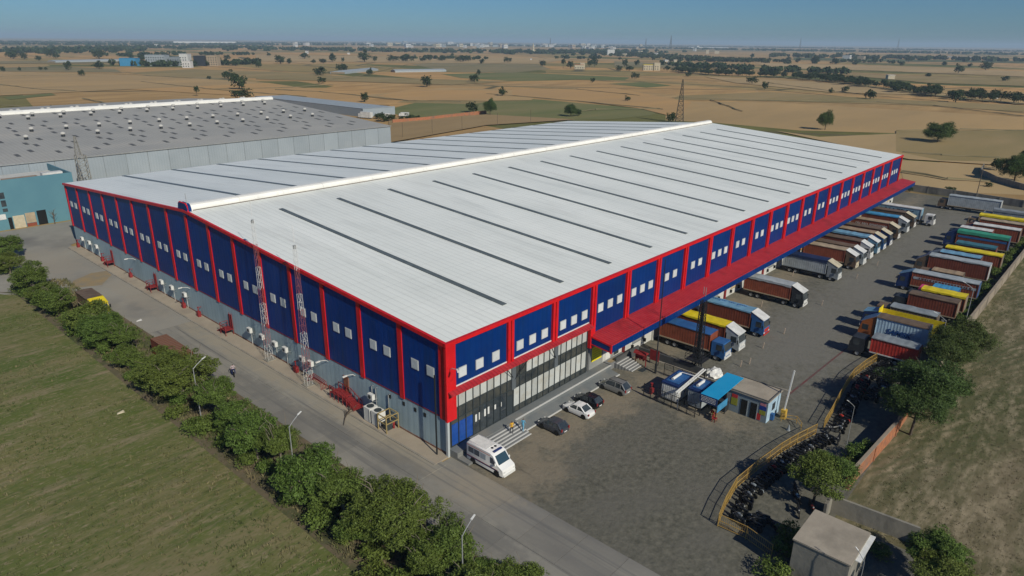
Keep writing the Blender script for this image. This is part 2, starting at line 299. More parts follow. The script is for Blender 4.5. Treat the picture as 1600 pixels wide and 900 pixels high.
# ---- surveyed positions of the far landscape
HAZE=1.1e-4
FAR_TREES = [(369.6, 1714.2, 16.4, 23.9, 'broad field tree, nearest to the right of the left edge of the fields'), (374.7, 1657.5, 13.3, 15.5, 'round field tree, second to the right of the left edge of the fields'), (373.7, 1557.0, 10.2, 13.6, 'broad field tree, fourth to the right of the left edge of the fields'), (456.0, 1792.1, 17.7, 15.7, 'round field tree, seventh to the right of the left edge of the fields'), (438.3, 1681.0, 13.9, 12.2, 'round field tree, eighth to the right of the left edge of the fields'), (282.8, 1081.1, 12.9, 10.7, 'round field tree, fifth to the left of the blue roofed shed'), (245.2, 906.2, 7.9, 7.7, 'round field tree, sixth to the left of the blue roofed shed'), (509.6, 1646.5, 18.5, 27.6, 'broad field tree, second to the left of the blue roofed shed'), (329.7, 1103.9, 11.6, 15.0, 'round field tree, nearest to the left of the blue roofed shed'), (564.7, 1619.9, 10.1, 12.6, 'small round field tree, second to the right of the blue roofed shed'), (531.4, 1473.9, 13.3, 18.1, 'broad field tree, fourth to the right of the blue roofed shed'), (210.8, 525.5, 8.1, 4.7, 'tall field tree, nearest to the right of the grey warehouse roof'), (345.0, 740.2, 10.6, 12.5, 'round field tree, seventh to the right of the white factory complex'), (272.4, 574.5, 14.6, 15.4, 'big round field tree, third to the right of the grey warehouse roof'), (222.0, 473.1, 8.7, 14.9, 'broad field tree, second to the right of the grey warehouse roof'), (328.4, 752.8, 3.8, 5.9, 'small broad field tree, fourth to the right of the white factory complex'), (227.9, 1093.3, 5.4, 4.3, 'small round field tree, third to the right of the left edge of the fields'), (206.8, 1083.6, 7.0, 6.8, 'round field tree, nearest to the left of the left edge of the fields'), (254.6, 1100.3, 5.5, 5.3, 'small round field tree, fifth to the right of the left edge of the fields'), (259.8, 1096.7, 4.6, 4.4, 'small round field tree, sixth to the right of the left edge of the fields'), (92.0, 465.7, 2.5, 6.1, 'small broad field tree, nearest to the left of the grey warehouse roof'), (476.9, 756.4, 11.1, 16.6, 'broad field tree, fourth to the left of the long pale sheds'), (379.2, 603.1, 7.7, 8.1, 'round field tree, seventh to the left of the long pale sheds'), (565.1, 835.3, 11.6, 15.9, 'broad field tree, nearest to the left of the long pale sheds'), (528.3, 718.8, 9.6, 7.6, 'tall field tree, nearest to the right of the long pale sheds'), (430.0, 493.8, 11.3, 11.6, 'round field tree, eighth to the left of the brick wall'), (523.3, 519.5, 9.7, 10.8, 'round field tree, fourth to the right of the brick wall'), (645.5, 633.2, 8.1, 7.0, 'round field tree, fourth to the left of the cream farmhouse'), (400.9, 362.8, 7.4, 7.2, 'round field tree, third to the right of the brick wall'), (280.0, 277.8, 6.9, 8.4, 'round field tree, nearest to the right of the brick wall'), (276.8, 258.5, 10.9, 8.1, 'big tall field tree, second to the right of the brick wall'), (275.0, 387.5, 7.4, 6.7, 'round field tree, eighth to the right of the long pale sheds'), (539.2, 1027.0, 10.6, 9.3, 'round field tree, sixth to the right of the white factory complex'), (662.1, 1171.3, 16.0, 19.2, 'round field tree, tenth to the left of the long pale sheds'), (675.9, 1163.2, 11.1, 10.8, 'round field tree, eighth to the left of the long pale sheds'), (894.3, 1460.4, 14.1, 22.8, 'broad field tree, ninth to the left of the long pale sheds'), (734.2, 1172.5, 7.7, 10.0, 'small round field tree, sixth to the left of the long pale sheds'), (749.8, 1163.5, 9.0, 15.0, 'small broad field tree, fifth to the left of the long pale sheds'), (811.8, 1222.5, 19.1, 18.6, 'round field tree, third to the left of the long pale sheds'), (829.9, 1212.5, 9.6, 8.0, 'small round field tree, second to the left of the long pale sheds'), (869.1, 1190.8, 23.6, 25.6, 'round field tree, second to the right of the long pale sheds'), (915.6, 1216.9, 11.5, 11.1, 'round field tree, third to the right of the long pale sheds'), (950.0, 1198.4, 14.5, 25.3, 'broad field tree, fourth to the right of the long pale sheds'), (974.9, 1184.9, 16.0, 31.1, 'broad field tree, fifth to the right of the long pale sheds'), (1007.7, 1167.2, 10.3, 17.1, 'small broad field tree, sixth to the right of the long pale sheds'), (1056.6, 1196.8, 13.7, 11.8, 'round field tree, seventh to the right of the long pale sheds'), (1080.7, 1184.1, 10.7, 19.3, 'small broad field tree, ninth to the right of the long pale sheds'), (1051.5, 1089.9, 14.5, 25.3, 'broad field tree, fifth to the left of the village tower'), (1101.3, 1116.5, 12.0, 13.1, 'round field tree, third to the left of the village tower'), (998.8, 973.3, 10.7, 11.7, 'round field tree, second to the left of the village tower'), (1110.8, 1005.0, 12.9, 16.7, 'round field tree, nearest to the left of the village tower'), (1431.6, 1520.3, 9.8, 9.6, 'small round field tree, fourth to the left of the village tower'), (948.5, 1720.6, 10.6, 10.3, 'small round field tree, eighth to the right of the white factory complex'), (993.4, 808.3, 11.1, 12.0, 'round field tree, third to the left of the cream farmhouse'), (950.6, 726.1, 17.4, 9.0, 'tall field tree, second to the left of the cream farmhouse'), (961.5, 718.9, 12.8, 13.5, 'round field tree, nearest to the left of the cream farmhouse'), (1044.6, 737.5, 14.8, 10.7, 'tall field tree, nearest to the right of the cream farmhouse'), (1082.0, 752.6, 17.7, 13.5, 'tall field tree, second to the right of the cream farmhouse'), (920.1, 589.3, 10.6, 10.3, 'round field tree, third to the left of the yellow farmhouse'), (1104.7, 699.2, 15.0, 10.9, 'tall field tree, fourth to the left of the yellow farmhouse'), (956.5, 593.6, 9.7, 12.6, 'round field tree, nearest to the left of the yellow farmhouse'), (1190.0, 726.2, 11.9, 11.6, 'round field tree, second to the left of the yellow farmhouse'), (735.6, 442.2, 9.3, 9.8, 'round field tree, fifth to the left of the yellow farmhouse'), (632.2, 434.0, 5.4, 6.7, 'small round field tree, third to the right of the cream farmhouse'), (437.8, 260.3, 4.2, 4.6, 'round field tree, sixth to the left of the yellow farmhouse'), (308.8, 218.5, 8.3, 8.1, 'big round field tree, third to the left of the lattice pylon'), (315.6, 217.6, 4.6, 4.9, 'round field tree, second to the left of the lattice pylon'), (323.5, 155.9, 6.2, 5.3, 'round field tree, nearest to the left of the lattice pylon'), (1039.0, 537.1, 8.8, 9.7, 'round field tree, nearest to the right of the yellow farmhouse'), (857.2, 432.9, 6.4, 8.9, 'small broad field tree, third to the right of the yellow farmhouse'), (1082.3, 538.7, 11.4, 17.6, 'broad field tree, second to the right of the yellow farmhouse'), (1047.8, 500.9, 12.0, 13.7, 'round field tree, fourth to the right of the yellow farmhouse'), (941.0, 417.1, 10.6, 11.3, 'round field tree, fifth to the right of the yellow farmhouse'), (980.8, 412.6, 8.9, 9.6, 'round field tree, sixth to the right of the yellow farmhouse'), (762.4, 298.8, 9.3, 11.3, 'round field tree, sixth to the left of the far roadside trees'), (670.9, 245.0, 8.1, 7.9, 'round field tree, seventh to the left of the far roadside trees'), (666.3, 177.9, 5.1, 4.9, 'round field tree, third to the left of the far roadside trees'), (697.1, 174.7, 5.9, 8.2, 'broad field tree, nearest to the left of the far roadside trees'), (617.8, 129.2, 8.6, 10.0, 'round field tree, nearest to the right of the far roadside trees'), (637.7, 68.3, 10.4, 12.8, 'big round field tree, sixth to the left of the right end of the fields'), (1354.3, 197.6, 15.6, 14.0, 'round field tree, second to the left of the right end of the fields'), (1107.6, 98.1, 7.1, 10.3, 'broad field tree, nearest to the right of the right end of the fields'), (1167.5, 202.5, 5.9, 10.6, 'small broad field tree, fourth to the left of the right end of the fields'), (1857.6, 468.2, 16.2, 14.1, 'round field tree, second to the right of the far roadside trees'), (2175.0, 468.2, 18.3, 19.6, 'round field tree, fifth to the right of the far roadside trees'), (1748.9, 380.3, 10.4, 13.0, 'small round field tree, fourth to the right of the far roadside trees'), (1705.3, 557.8, 22.0, 21.3, 'round field tree, fifth to the left of the far roadside trees'), (1756.7, 527.6, 9.5, 23.1, 'small broad field tree, fourth to the left of the far roadside trees'), (1692.5, 463.3, 9.0, 13.1, 'small broad field tree, second to the left of the far roadside trees'), (734.2, 120.5, 3.9, 5.0, 'small round field tree, third to the right of the far roadside trees'), (1589.4, 194.7, 17.8, 22.2, 'round field tree, nearest to the left of the right end of the fields'), (356.0, 78.6, 11.3, 8.5, 'big tall field tree, nearest to the right of the lattice pylon'), (343.1, 21.1, 10.9, 14.0, 'big round field tree, nearest to the right of the far corner of the warehouse'), (1798.4, 257.0, 8.7, 11.3, 'small round field tree, third to the left of the right end of the fields'), (1851.4, 316.8, 10.7, 13.3, 'small round field tree, fifth to the left of the right end of the fields'), (2040.9, 750.1, 9.6, 14.9, 'small broad field tree, ninth to the left of the far roadside trees'), (1918.2, 674.9, 8.9, 12.1, 'small broad field tree, eighth to the left of the far roadside trees'), (205.4, 275.1, 5.0, 7.4, 'broad field tree, sixth to the left of the brick wall'), (210.7, 274.7, 4.2, 6.0, 'broad field tree, fourth to the left of the brick wall'), (211.1, 288.5, 3.5, 4.6, 'round field tree, fifth to the left of the brick wall'), (220.5, 270.3, 3.9, 6.8, 'broad field tree, second to the left of the brick wall'), (212.7, 268.4, 3.1, 3.3, 'round field tree, third to the left of the brick wall'), (228.6, 272.3, 2.4, 3.1, 'small round field tree, nearest to the left of the brick wall'), (230.6, 334.3, 2.2, 3.4, 'small broad field tree, seventh to the left of the brick wall'), (629.5, 1588.5, 10.3, 17.1, 'small broad field tree, second to the left of the white factory complex'), (547.7, 1368.6, 7.7, 12.4, 'small broad field tree, nearest to the left of the white factory complex'), (656.1, 1408.1, 9.6, 16.0, 'small broad field tree, nearest to the right of the white factory complex'), (693.8, 1441.9, 11.4, 16.5, 'broad field tree, third to the right of the white factory complex'), (549.2, 1122.8, 10.2, 17.5, 'broad field tree, second to the right of the white factory complex'), (613.5, 1199.9, 12.2, 13.0, 'round field tree, fifth to the right of the white factory complex'), (846.5, 2556.6, 13.2, 17.1, 'small round field tree, fourth to the left of the blue roofed shed'), (870.5, 2551.3, 13.3, 21.5, 'small broad field tree, third to the left of the blue roofed shed'), (459.1, 1290.7, 9.4, 15.9, 'broad field tree, nearest to the right of the blue roofed shed'), (457.3, 1252.9, 8.0, 13.3, 'small broad field tree, third to the right of the blue roofed shed'), (248.2, -21.9, 10.1, 10.3, 'big round field tree, second to the right of the grey container at the yard end'), (271.5, -13.3, 4.5, 4.9, 'big round field tree, third to the right of the grey container at the yard end'), (275.8, -21.4, 7.5, 6.3, 'big round field tree, fourth to the right of the grey container at the yard end'), (230.9, -17.0, 1.5, 2.6, 'small broad field tree, nearest to the right of the grey container at the yard end'), (208.1, -9.8, 2.5, 4.1, 'broad field tree, nearest to the left of the grey container at the yard end'), (202.3, 0.3, 1.9, 1.9, 'round field tree, second to the left of the grey container at the yard end')]
FAR_ROAD = [(997.8, 535.5), (929.5, 425.5), (955.6, 359.9), (927.6, 295.7), (848.1, 214.6), (773.3, 147.5), (704.6, 92.5), (674.7, 52.8), (652.4, 23.0)]
BELTS = [([(465.0, 2236.0), (593.0, 2389.0), (917.0, 2974.0), (1313.0, 3314.0), (1903.0, 3544.0)], 28, 1.0), ([(1554.0, 2903.0), (1697.0, 2531.0), (1935.0, 2319.0), (2001.0, 1862.0), (2225.0, 1658.0), (3098.0, 2066.0)], 40, 1.0), ([(578.0, 1874.0), (807.0, 1942.0), (994.0, 1872.0)], 12, 0.3), ([(2405.0, 1599.0), (1848.0, 999.0), (1662.0, 752.0), (1829.0, 723.0)], 60, 1.0), ([(1258.0, 642.0), (1140.0, 437.0), (1159.0, 309.0)], 25, 0.6), ([(2591.0, 1040.0), (2617.0, 818.0), (2694.0, 589.0), (2570.0, 250.0)], 30, 0.8), ([(990.0, 4550.0), (2697.0, 5006.0), (5024.0, 4521.0), (4798.0, 1957.0), (4669.0, 498.0)], 30, 1.0), ([(1342.0, 6102.0), (3901.0, 7219.0), (7407.0, 6669.0), (8984.0, 3696.0), (7365.0, 816.0)], 30, 1.0), ([(1269.0, 721.0), (1282.0, 627.0)], 8, 0.3), ([(1492.0, 1171.0), (1545.0, 1146.0), (1617.0, 1111.0)], 14, 0.3), ([(402.0, 1249.0), (434.0, 1160.0), (491.0, 1159.0), (635.0, 1187.0)], 10, 0.4), ([(1888.0, 627.0), (2000.0, 565.0), (1984.0, 451.0)], 20, 0.2), ([(1109.0, 1357.0), (1214.0, 1306.0), (1262.0, 1215.0)], 20, 0.3)]
FIELDS = [('stubble', [(461.8, 239.3), (514.6, 176.6), (522.0, 138.9), (530.8, 8.7), (408.9, -5.7), (369.8, 46.2), (342.7, 87.3), (344.0, 136.8), (333.7, 165.2)]), ('pale', [(271.2, 20.3), (286.3, -20.2), (223.0, -27.7), (211.1, -8.7), (218.9, 6.0)]), ('green', [(396.6, 347.9), (393.7, 275.3), (391.1, 227.3), (386.7, 198.9), (354.3, 187.5), (316.6, 190.9), (287.5, 208.1), (225.0, 275.7), (248.3, 330.1), (315.0, 367.9)]), ('olive', [(292.9, 371.8), (324.7, 321.4), (396.6, 347.9), (401.0, 382.0), (323.5, 393.4)]), ('green', [(629.6, 690.3), (758.5, 674.1), (773.8, 473.5), (698.0, 434.0), (661.5, 480.2), (576.9, 510.4), (579.1, 599.3)]), ('dim', [(871.4, 1048.2), (1355.6, 1168.0), (908.0, 720.5), (742.1, 659.4), (693.7, 746.2)]), ('green', [(625.3, 407.7), (692.6, 403.3), (652.0, 341.5), (600.0, 342.1)]), ('olive', [(316.8, 959.9), (434.9, 1034.1), (481.6, 893.1), (499.8, 761.4), (441.9, 702.7), (342.4, 777.6), (309.3, 859.0)]), ('dim', [(292.0, 815.5), (348.9, 791.2), (351.4, 718.3), (287.2, 705.1)]), ('olive', [(520.4, 260.4), (635.1, 226.7), (628.2, 111.1), (644.7, 22.1), (576.5, 14.1), (577.9, 89.2), (527.3, 181.9), (477.5, 242.4)]), ('green', [(96.9, 606.0), (135.1, 626.9), (131.8, 602.1), (94.1, 576.5)]), ('dim', [(235.0, 1223.6), (313.5, 1235.5), (347.4, 1092.1), (317.1, 983.0), (203.7, 1085.7)]), ('stubble', [(439.7, 473.0), (471.7, 374.9), (383.9, 315.7), (352.4, 335.1), (304.1, 393.5), (308.6, 441.8)]), ('orange', [(392.2, 475.5), (445.4, 408.2), (369.8, 344.7), (307.6, 374.4), (320.6, 431.5)]), ('orange', [(198.2, 635.8), (342.6, 646.7), (308.6, 441.8), (272.5, 353.7), (237.4, 406.0), (238.2, 502.1)]), ('orange', [(468.3, 412.5), (564.5, 358.1), (466.4, 219.0), (349.6, 165.3), (387.7, 217.0), (406.3, 287.9), (407.2, 357.4)]), ('stubble', [(203.7, 1085.7), (309.3, 859.0), (342.6, 646.7), (198.2, 635.8), (98.4, 621.8)]), ('olive', [(438.7, 850.3), (496.6, 700.5), (567.0, 501.5), (468.1, 503.6), (429.9, 608.6), (369.0, 721.9)]), ('pale', [(329.3, 96.1), (274.1, 17.4), (286.3, -20.2), (399.2, -6.9), (363.7, 44.7), (319.9, 69.2)]), ('olive', [(379.3, 48.6), (433.5, -2.8), (299.4, -18.7), (280.1, 7.0), (293.6, 27.1)]), ('pale', [(876.5, 418.6), (857.8, 239.7), (729.2, 81.6), (676.9, 180.2), (759.6, 317.2)]), ('pale', [(994.0, 1871.7), (1308.6, 1407.6), (1544.8, 1145.7), (1102.4, 912.4), (877.5, 1136.9), (701.1, 1332.9)]), ('dim', [(1427.6, 940.1), (1388.9, 743.8), (1167.8, 620.7), (1116.9, 730.6)]), ('pale', [(1669.9, 688.9), (1682.2, 375.5), (1579.3, 132.6), (1305.4, 100.2), (1349.3, 292.0), (1330.4, 515.6)]), ('dark', [(2452.7, 891.6), (2680.6, 262.7), (2373.8, 226.4), (2057.5, 741.6)]), ('olive', [(1131.4, 329.5), (1200.1, 87.8), (979.9, 61.7), (961.0, 158.1)]), ('dim', [(308.0, 1545.4), (524.8, 1528.7), (466.5, 1369.3), (274.8, 1399.1)]), ('soil', [(150.2, 201.9), (207.6, 273.1), (275.0, 260.1), (293.2, 202.8), (232.7, 219.2)])]
BUNDS = [[(292.5, 546.6), (309.5, 500.0), (307.6, 374.4), (329.2, 339.8)], [(132.7, 772.6), (140.9, 683.3), (157.5, 637.8)], [(134.6, 549.0), (132.2, 472.1)], [(253.3, 590.3), (310.6, 566.4), (375.6, 577.8)], [(251.9, 747.7), (253.3, 590.3), (269.6, 457.2)], [(496.0, 253.0), (527.3, 181.9), (544.1, 167.2)], [(496.2, 217.5), (420.8, 155.7)], [(527.3, 181.9), (585.0, 114.6), (580.5, 71.9), (530.8, 8.7)], [(791.8, 291.8), (696.7, 186.8), (660.3, 140.6), (632.0, 73.2)], [(293.6, 24.6), (295.7, 10.2), (305.6, -9.1)], [(379.3, 48.6), (413.2, 24.4), (429.8, -3.3)], [(665.2, 534.5), (664.3, 425.4), (721.7, 347.2)], [(871.4, 1048.2), (496.6, 700.5), (437.6, 669.5)], [(77.1, 527.8), (85.3, 501.4), (97.6, 466.4)], [(239.3, 11.3), (233.9, -4.2), (240.3, -15.6)], [(331.1, 231.3), (355.6, 233.2), (393.8, 205.1)], [(493.7, 283.3), (517.6, 371.8), (468.1, 503.6)], [(1829.3, 722.9), (2057.7, 469.7), (1991.3, 181.2)], [(1270.9, 554.1), (1362.3, 348.8), (1250.6, 93.7)], [(819.2, 881.2), (1114.7, 905.1)], [(171.1, 942.2), (291.7, 933.3), (319.5, 777.0)], [(406.5, 387.4), (401.3, 284.2), (391.2, 201.0)]]
HOUSES = [(4636, 4310, 27.5, 16.8, 2), (2981, 3556, 19.4, 9.4, 0), (3331, 3699, 29.1, 15.4, 1), (3652, 2616, 18.4, 10.2, 0), (2997, 3992, 15.6, 10.5, 0), (4844, 3978, 36.8, 12.4, 0), (4467, 4128, 30.2, 11.7, 1), (3950, 2865, 25.9, 12.7, 0), (3591, 3526, 28.8, 12.8, 0), (4655, 3741, 37.1, 15.6, 0), (4671, 3393, 22.1, 11.0, 2), (4028, 4194, 30.3, 12.4, 0), (3741, 2293, 20.4, 8.6, 2), (5312, 3678, 21.0, 12.6, 1), (3176, 3174, 17.8, 9.0, 2), (4319, 4232, 19.3, 15.7, 3), (4158, 5137, 39.0, 14.3, 1), (3736, 2697, 15.7, 11.4, 3), (3229, 3190, 12.7, 14.6, 3), (3423, 3139, 22.1, 14.7, 0), (5443, 5825, 46.4, 22.4, 0), (3287, 3372, 13.3, 12.5, 0), (5904, 4473, 20.6, 19.8, 3), (4176, 4165, 25.3, 11.8, 3), (4710, 3266, 17.9, 18.1, 0), (6105, 3787, 19.6, 19.0, 1), (6308, 4563, 27.7, 20.6, 0), (4433, 2774, 17.9, 9.7, 2), (3000, 3610, 27.1, 14.5, 0), (3704, 2658, 26.8, 11.0, 0), (4214, 4714, 24.3, 11.8, 0), (3569, 2622, 13.3, 14.1, 3), (3702, 4989, 35.2, 13.7, 0), (6131, 5039, 47.3, 14.6, 1), (3690, 3829, 21.8, 16.3, 1), (3578, 4531, 31.6, 16.5, 1), (3583, 4827, 31.7, 14.1, 0), (5422, 4331, 22.2, 19.1, 0), (4324, 3967, 22.9, 16.8, 1), (5673, 6099, 38.6, 15.4, 2), (3985, 4721, 32.3, 12.6, 0), (3990, 2688, 29.4, 9.8, 0), (6215, 4583, 40.2, 20.2, 1), (5328, 6457, 34.1, 24.0, 3), (4204, 2997, 28.5, 16.0, 3), (5229, 6729, 52.3, 16.6, 3), (4158, 3853, 25.4, 12.3, 2), (4046, 2735, 24.3, 11.9, 0), (5165, 3665, 17.1, 17.3, 3), (4320, 3293, 15.1, 15.5, 1), (4457, 4482, 29.5, 17.7, 0), (4282, 3239, 24.1, 16.1, 2), (5579, 5923, 49.9, 18.1, 3), (5655, 5407, 31.0, 22.1, 1), (4105, 3976, 30.3, 10.8, 0), (4942, 6654, 29.2, 16.7, 3), (3898, 3799, 14.7, 13.2, 0), (4099, 3861, 28.5, 11.2, 3), (3328, 3618, 22.1, 15.5, 3), (4334, 4301, 33.4, 17.2, 0), (3510, 3872, 24.0, 16.3, 0), (3976, 2723, 15.8, 8.6, 2), (2323, 3844, 15.5, 19.3, 0), (5760, 9227, 55.8, 27.9, 0), (1602, 4068, 14.1, 7.0, 0), (2146, 1441, 18.7, 14.0, 0), (2000, 1285, 8.6, 6.4, 1), (2224, 1299, 9.2, 6.9, 0), (3709, 1933, 14.6, 11.0, 0), (5439, 2820, 15.9, 15.9, 0), (2893, 1439, 14.1, 11.3, 1), (1474, 800, 12.1, 7.6, 1), (1554, 872, 14.5, 4.8, 0), (1412, 781, 5.8, 4.4, 0), (1323, 1119, 4.8, 4.8, 0), (1231, 1985, 8.2, 6.2, 0), (1300, 1857, 8.1, 6.1, 0), (1028, 219, 10.5, 7.0, 1), (2286, 624, 19.4, 7.8, 2), (2439, 713, 16.8, 8.4, 0), (743, 102, 1.9, 2.5, 0), (718, 52, 3.5, 2.9, 0), (1201, 491, 5.8, 4.6, 1), (2948, 1421, 17.1, 8.5, 1), (2532, 1558, 15.9, 8.0, 1), (593, 1172, 5.8, 5.8, 0)]
FACTORIES = [(8904, 10554, 607, 15.8), (6440, 7177, 239, 18.8), (8938, 7627, 574, 20.9), (18263, 9161, 1049, 28.0), (3380, 7301, 594, 19.8), (3240, 536, 86, 3.8), (7410, 5513, 492, 12.3)]
# ---------------------------------------------------------------- ground
def ground_material():
    M=bpy.data.materials.new('farmland'); M.use_nodes=True; n=M.node_tree; N=n.nodes; L=n.links; b=N['Principled BSDF']; b.inputs['Roughness'].default_value=1; b.inputs['Specular IOR Level'].default_value=.05
    g=N.new('ShaderNodeNewGeometry'); mp=N.new('ShaderNodeMapping'); mp.inputs['Rotation'].default_value=(0,0,.35); mp.inputs['Scale'].default_value=(1,.55,0)
    L.new(g.outputs['Position'],mp.inputs[0])
    nz=N.new('ShaderNodeTexNoise'); nz.inputs['Scale'].default_value=.006; L.new(mp.outputs[0],nz.inputs[0])
    ad=N.new('ShaderNodeMix'); ad.data_type='VECTOR'; ad.inputs[0].default_value=.0
    v=N.new('ShaderNodeTexVoronoi'); v.distance='CHEBYCHEV'; v.inputs['Scale'].default_value=.0065; L.new(mp.outputs[0],v.inputs['Vector'])
    sp=N.new('ShaderNodeSeparateColor'); L.new(v.outputs['Color'],sp.inputs[0])
    rp=N.new('ShaderNodeValToRGB'); e=rp.color_ramp.elements; e[0].position=0; e[0].color=(0.468,0.282,0.118,1); e[1].position=.3; e[1].color=(0.403,0.258,0.115,1)
    for p,c in ((.5,(0.325,0.222,0.105,1)),(.66,(0.442,0.294,0.145,1)),(.78,(0.260,0.204,0.085,1)),(.9,(0.156,0.150,0.055,1)),(1,(0.111,0.120,0.042,1))):
        k=e.new(p); k.color=c
    L.new(sp.outputs[0],rp.inputs[0])
    n2=N.new('ShaderNodeTexNoise'); n2.inputs['Scale'].default_value=.03; n2.inputs['Detail'].default_value=8; n2.inputs['Roughness'].default_value=.65
    mp2=N.new('ShaderNodeMapping'); mp2.inputs['Scale'].default_value=(.5,1.6,1); L.new(g.outputs['Position'],mp2.inputs[0]); L.new(mp2.outputs[0],n2.inputs[0])
    mr=N.new('ShaderNodeMapRange'); mr.inputs[1].default_value=.3; mr.inputs[2].default_value=.7; mr.inputs[3].default_value=.72; mr.inputs[4].default_value=1.22; L.new(n2.outputs[0],mr.inputs[0])
    mx=N.new('ShaderNodeMix'); mx.data_type='RGBA'; mx.blend_type='MULTIPLY'; mx.inputs[0].default_value=1; L.new(rp.outputs[0],mx.inputs[6]); L.new(mr.outputs[0],mx.inputs[7])
    # bunds and hedge lines between the plots
    v2=N.new('ShaderNodeTexVoronoi'); v2.feature='DISTANCE_TO_EDGE'; v2.inputs['Scale'].default_value=.0045; L.new(mp.outputs[0],v2.inputs['Vector'])
    m2=N.new('ShaderNodeMapRange'); m2.inputs[1].default_value=.006; m2.inputs[2].default_value=.014; L.new(v2.outputs['Distance'],m2.inputs[0])
    m3=N.new('ShaderNodeMix'); m3.data_type='RGBA'; L.new(m2.outputs[0],m3.inputs[0]); m3.inputs[6].default_value=(.12,.105,.058,1); L.new(mx.outputs[2],m3.inputs[7])
    L.new(m3.outputs[2],b.inputs['Base Color']); return M
G_=30000
sheet('ground',[(-G_,-G_),(G_,-G_),(G_,G_),(-G_,G_)],0,ground_material())
FM={}
def fm(k,a,b,c,sc=.02,st=(.4,1.5,1)):
    a,b,c=[(q[0]*1.82,q[1]*1.70,q[2]*1.45) for q in (a,b,c)]; FM[k]=field_mat('field_'+k,a,b,c,sc,st,(.45,.7),.008,-.1,.1)
fm('green',(.060,.080,.034),(.085,.098,.045),(.115,.108,.058)); fm('olive',(.150,.122,.066),(.175,.138,.080),(.110,.100,.052))
fm('dim',(.115,.105,.065),(.145,.125,.080),(.085,.085,.052)); fm('stubble',(.215,.158,.090),(.185,.140,.082),(.245,.175,.095))
fm('orange',(.250,.165,.082),(.225,.152,.078),(.205,.145,.085)); fm('pale',(.215,.165,.100),(.185,.145,.088),(.240,.185,.112))
fm('dark',(.055,.065,.034),(.070,.075,.04),(.045,.055,.03)); fm('soil',(.165,.125,.075),(.145,.110,.066),(.175,.135,.085),.05)
for i,(k,pl) in enumerate(FIELDS): sheet('crop_field',pl,.03+.02*i,FM[k])
bm_=MB(); rr=random.Random(5)
for pl in BUNDS:
    for a,b in zip(pl,pl[1:]):
        a=Vector((*a,0)); b=Vector((*b,0)); d=b-a; n=max(2,int(d.length/9)); px=Vector((-d.y,d.x,0)).normalized()
        last=None
        for i in range(n+1):
            p=a+d*i/n+px*rr.uniform(-.8,.8); w=rr.uniform(.35,.95); h=rr.uniform(.15,.6)
            if last: bm_.hexa([last[0]-px*last[1]+Vector((0,0,.5)),p-px*w+Vector((0,0,.5)),p+px*w+Vector((0,0,.5)),last[0]+px*last[1]+Vector((0,0,.5))],
                [last[0]-px*last[1]*.3+Vector((0,0,.5+last[2])),p-px*w*.3+Vector((0,0,.5+h)),p+px*w*.3+Vector((0,0,.5+h)),last[0]+px*last[1]*.3+Vector((0,0,.5+last[2]))])
            last=(p,w,h)
m_bund=mat('bund_scrub',(.13,.115,.06),.95,c2=(.20,.165,.09),scale=.12)
tag(bm_.build('bund_scrub',m_bund),kind='stuff')
sheet('grass_field',[(-420,-260),(-16.4,-260),(-16.2,60),(-17.5,98),(-30,128),(-420,150)],.05,m_grass)
sheet('verge',[(-17.5,-120),(-9.2,-120),(-9.2,60),(-9.6,88),(-20,99),(-34,128),(-38,128),(-18.5,96)],.07,m_soil)
sheet('dry_grass_field',[(18.4,-300),(330,-300),(236,-28),(202,-35.5),(18.4,-35.5)],.05,m_dry)
sheet('yard',[(0,-120),(18.5,-120),(18.5,-36.2),(201,-36.2),(201,2),(0,2)],.06,m_yard)
sheet('loading_apron',[(-9.2,60),(-1.2,60),(-1.2,124),(12,134),(60,148),(-60,148),(-60,126),(-34,126),(-20,97),(-9.6,88)],.065,m_apron)
sheet('access_road',[(-9.2,-120),(0,-120),(0,-.5),(-1.3,-.5),(-1.3,60),(-9.2,60)],.055,m_conc)
rd=bpy.data.objects['access_road']
for i in range(27):
    for j,(x0,x1) in enumerate(((-9.2,-5.35),(-5.3,-1.4 if i>=8 else 0))):
        y0=-38+i*4.6+ (0 if j else 1.2)
        if y0<60-4.6 and not (i==7 and j):
            o=B(x0,x1,y0,y0+4.56,0,.085+.006*((i*7+j*3)%3)).build('slab',m_conc,rd)
sheet('sand_patch',[(-10.5,92),(-6,90),(-2.6,95),(-2.4,98.5),(-5,99),(-9,96.5)],.075,m_sand)
# pavement along the wall with kerb stones
pv=tag(B(-2.15,-.02,-.3,122,0,.15).build('pavement',m_walk),kind='structure')
y=-.3
kb=[B(-2.4,-2.16,0,1.96,0,.17).mesh('kerb_stone',m_kerb)]
while y<121: link('kerb_stone',kb[0],pv,(RNG.uniform(-.02,.02),y,RNG.uniform(-.01,.01))); y+=2.0
# painted line and concrete kerb lines of the yard
sheet('red_line_marking',[(40.3,-22.9),(75,-24.4),(75,-24.65),(40.3,-23.2)],.068,m_redline)
tag(B(37.6,37.9,-16,-.4,0,.16).build('yard_kerb',m_kerb),kind='structure')
tag(MB().bar((41,-16,.08),(42,-23,.08),.25,.16).build('yard_kerb',m_kerb),kind='structure')
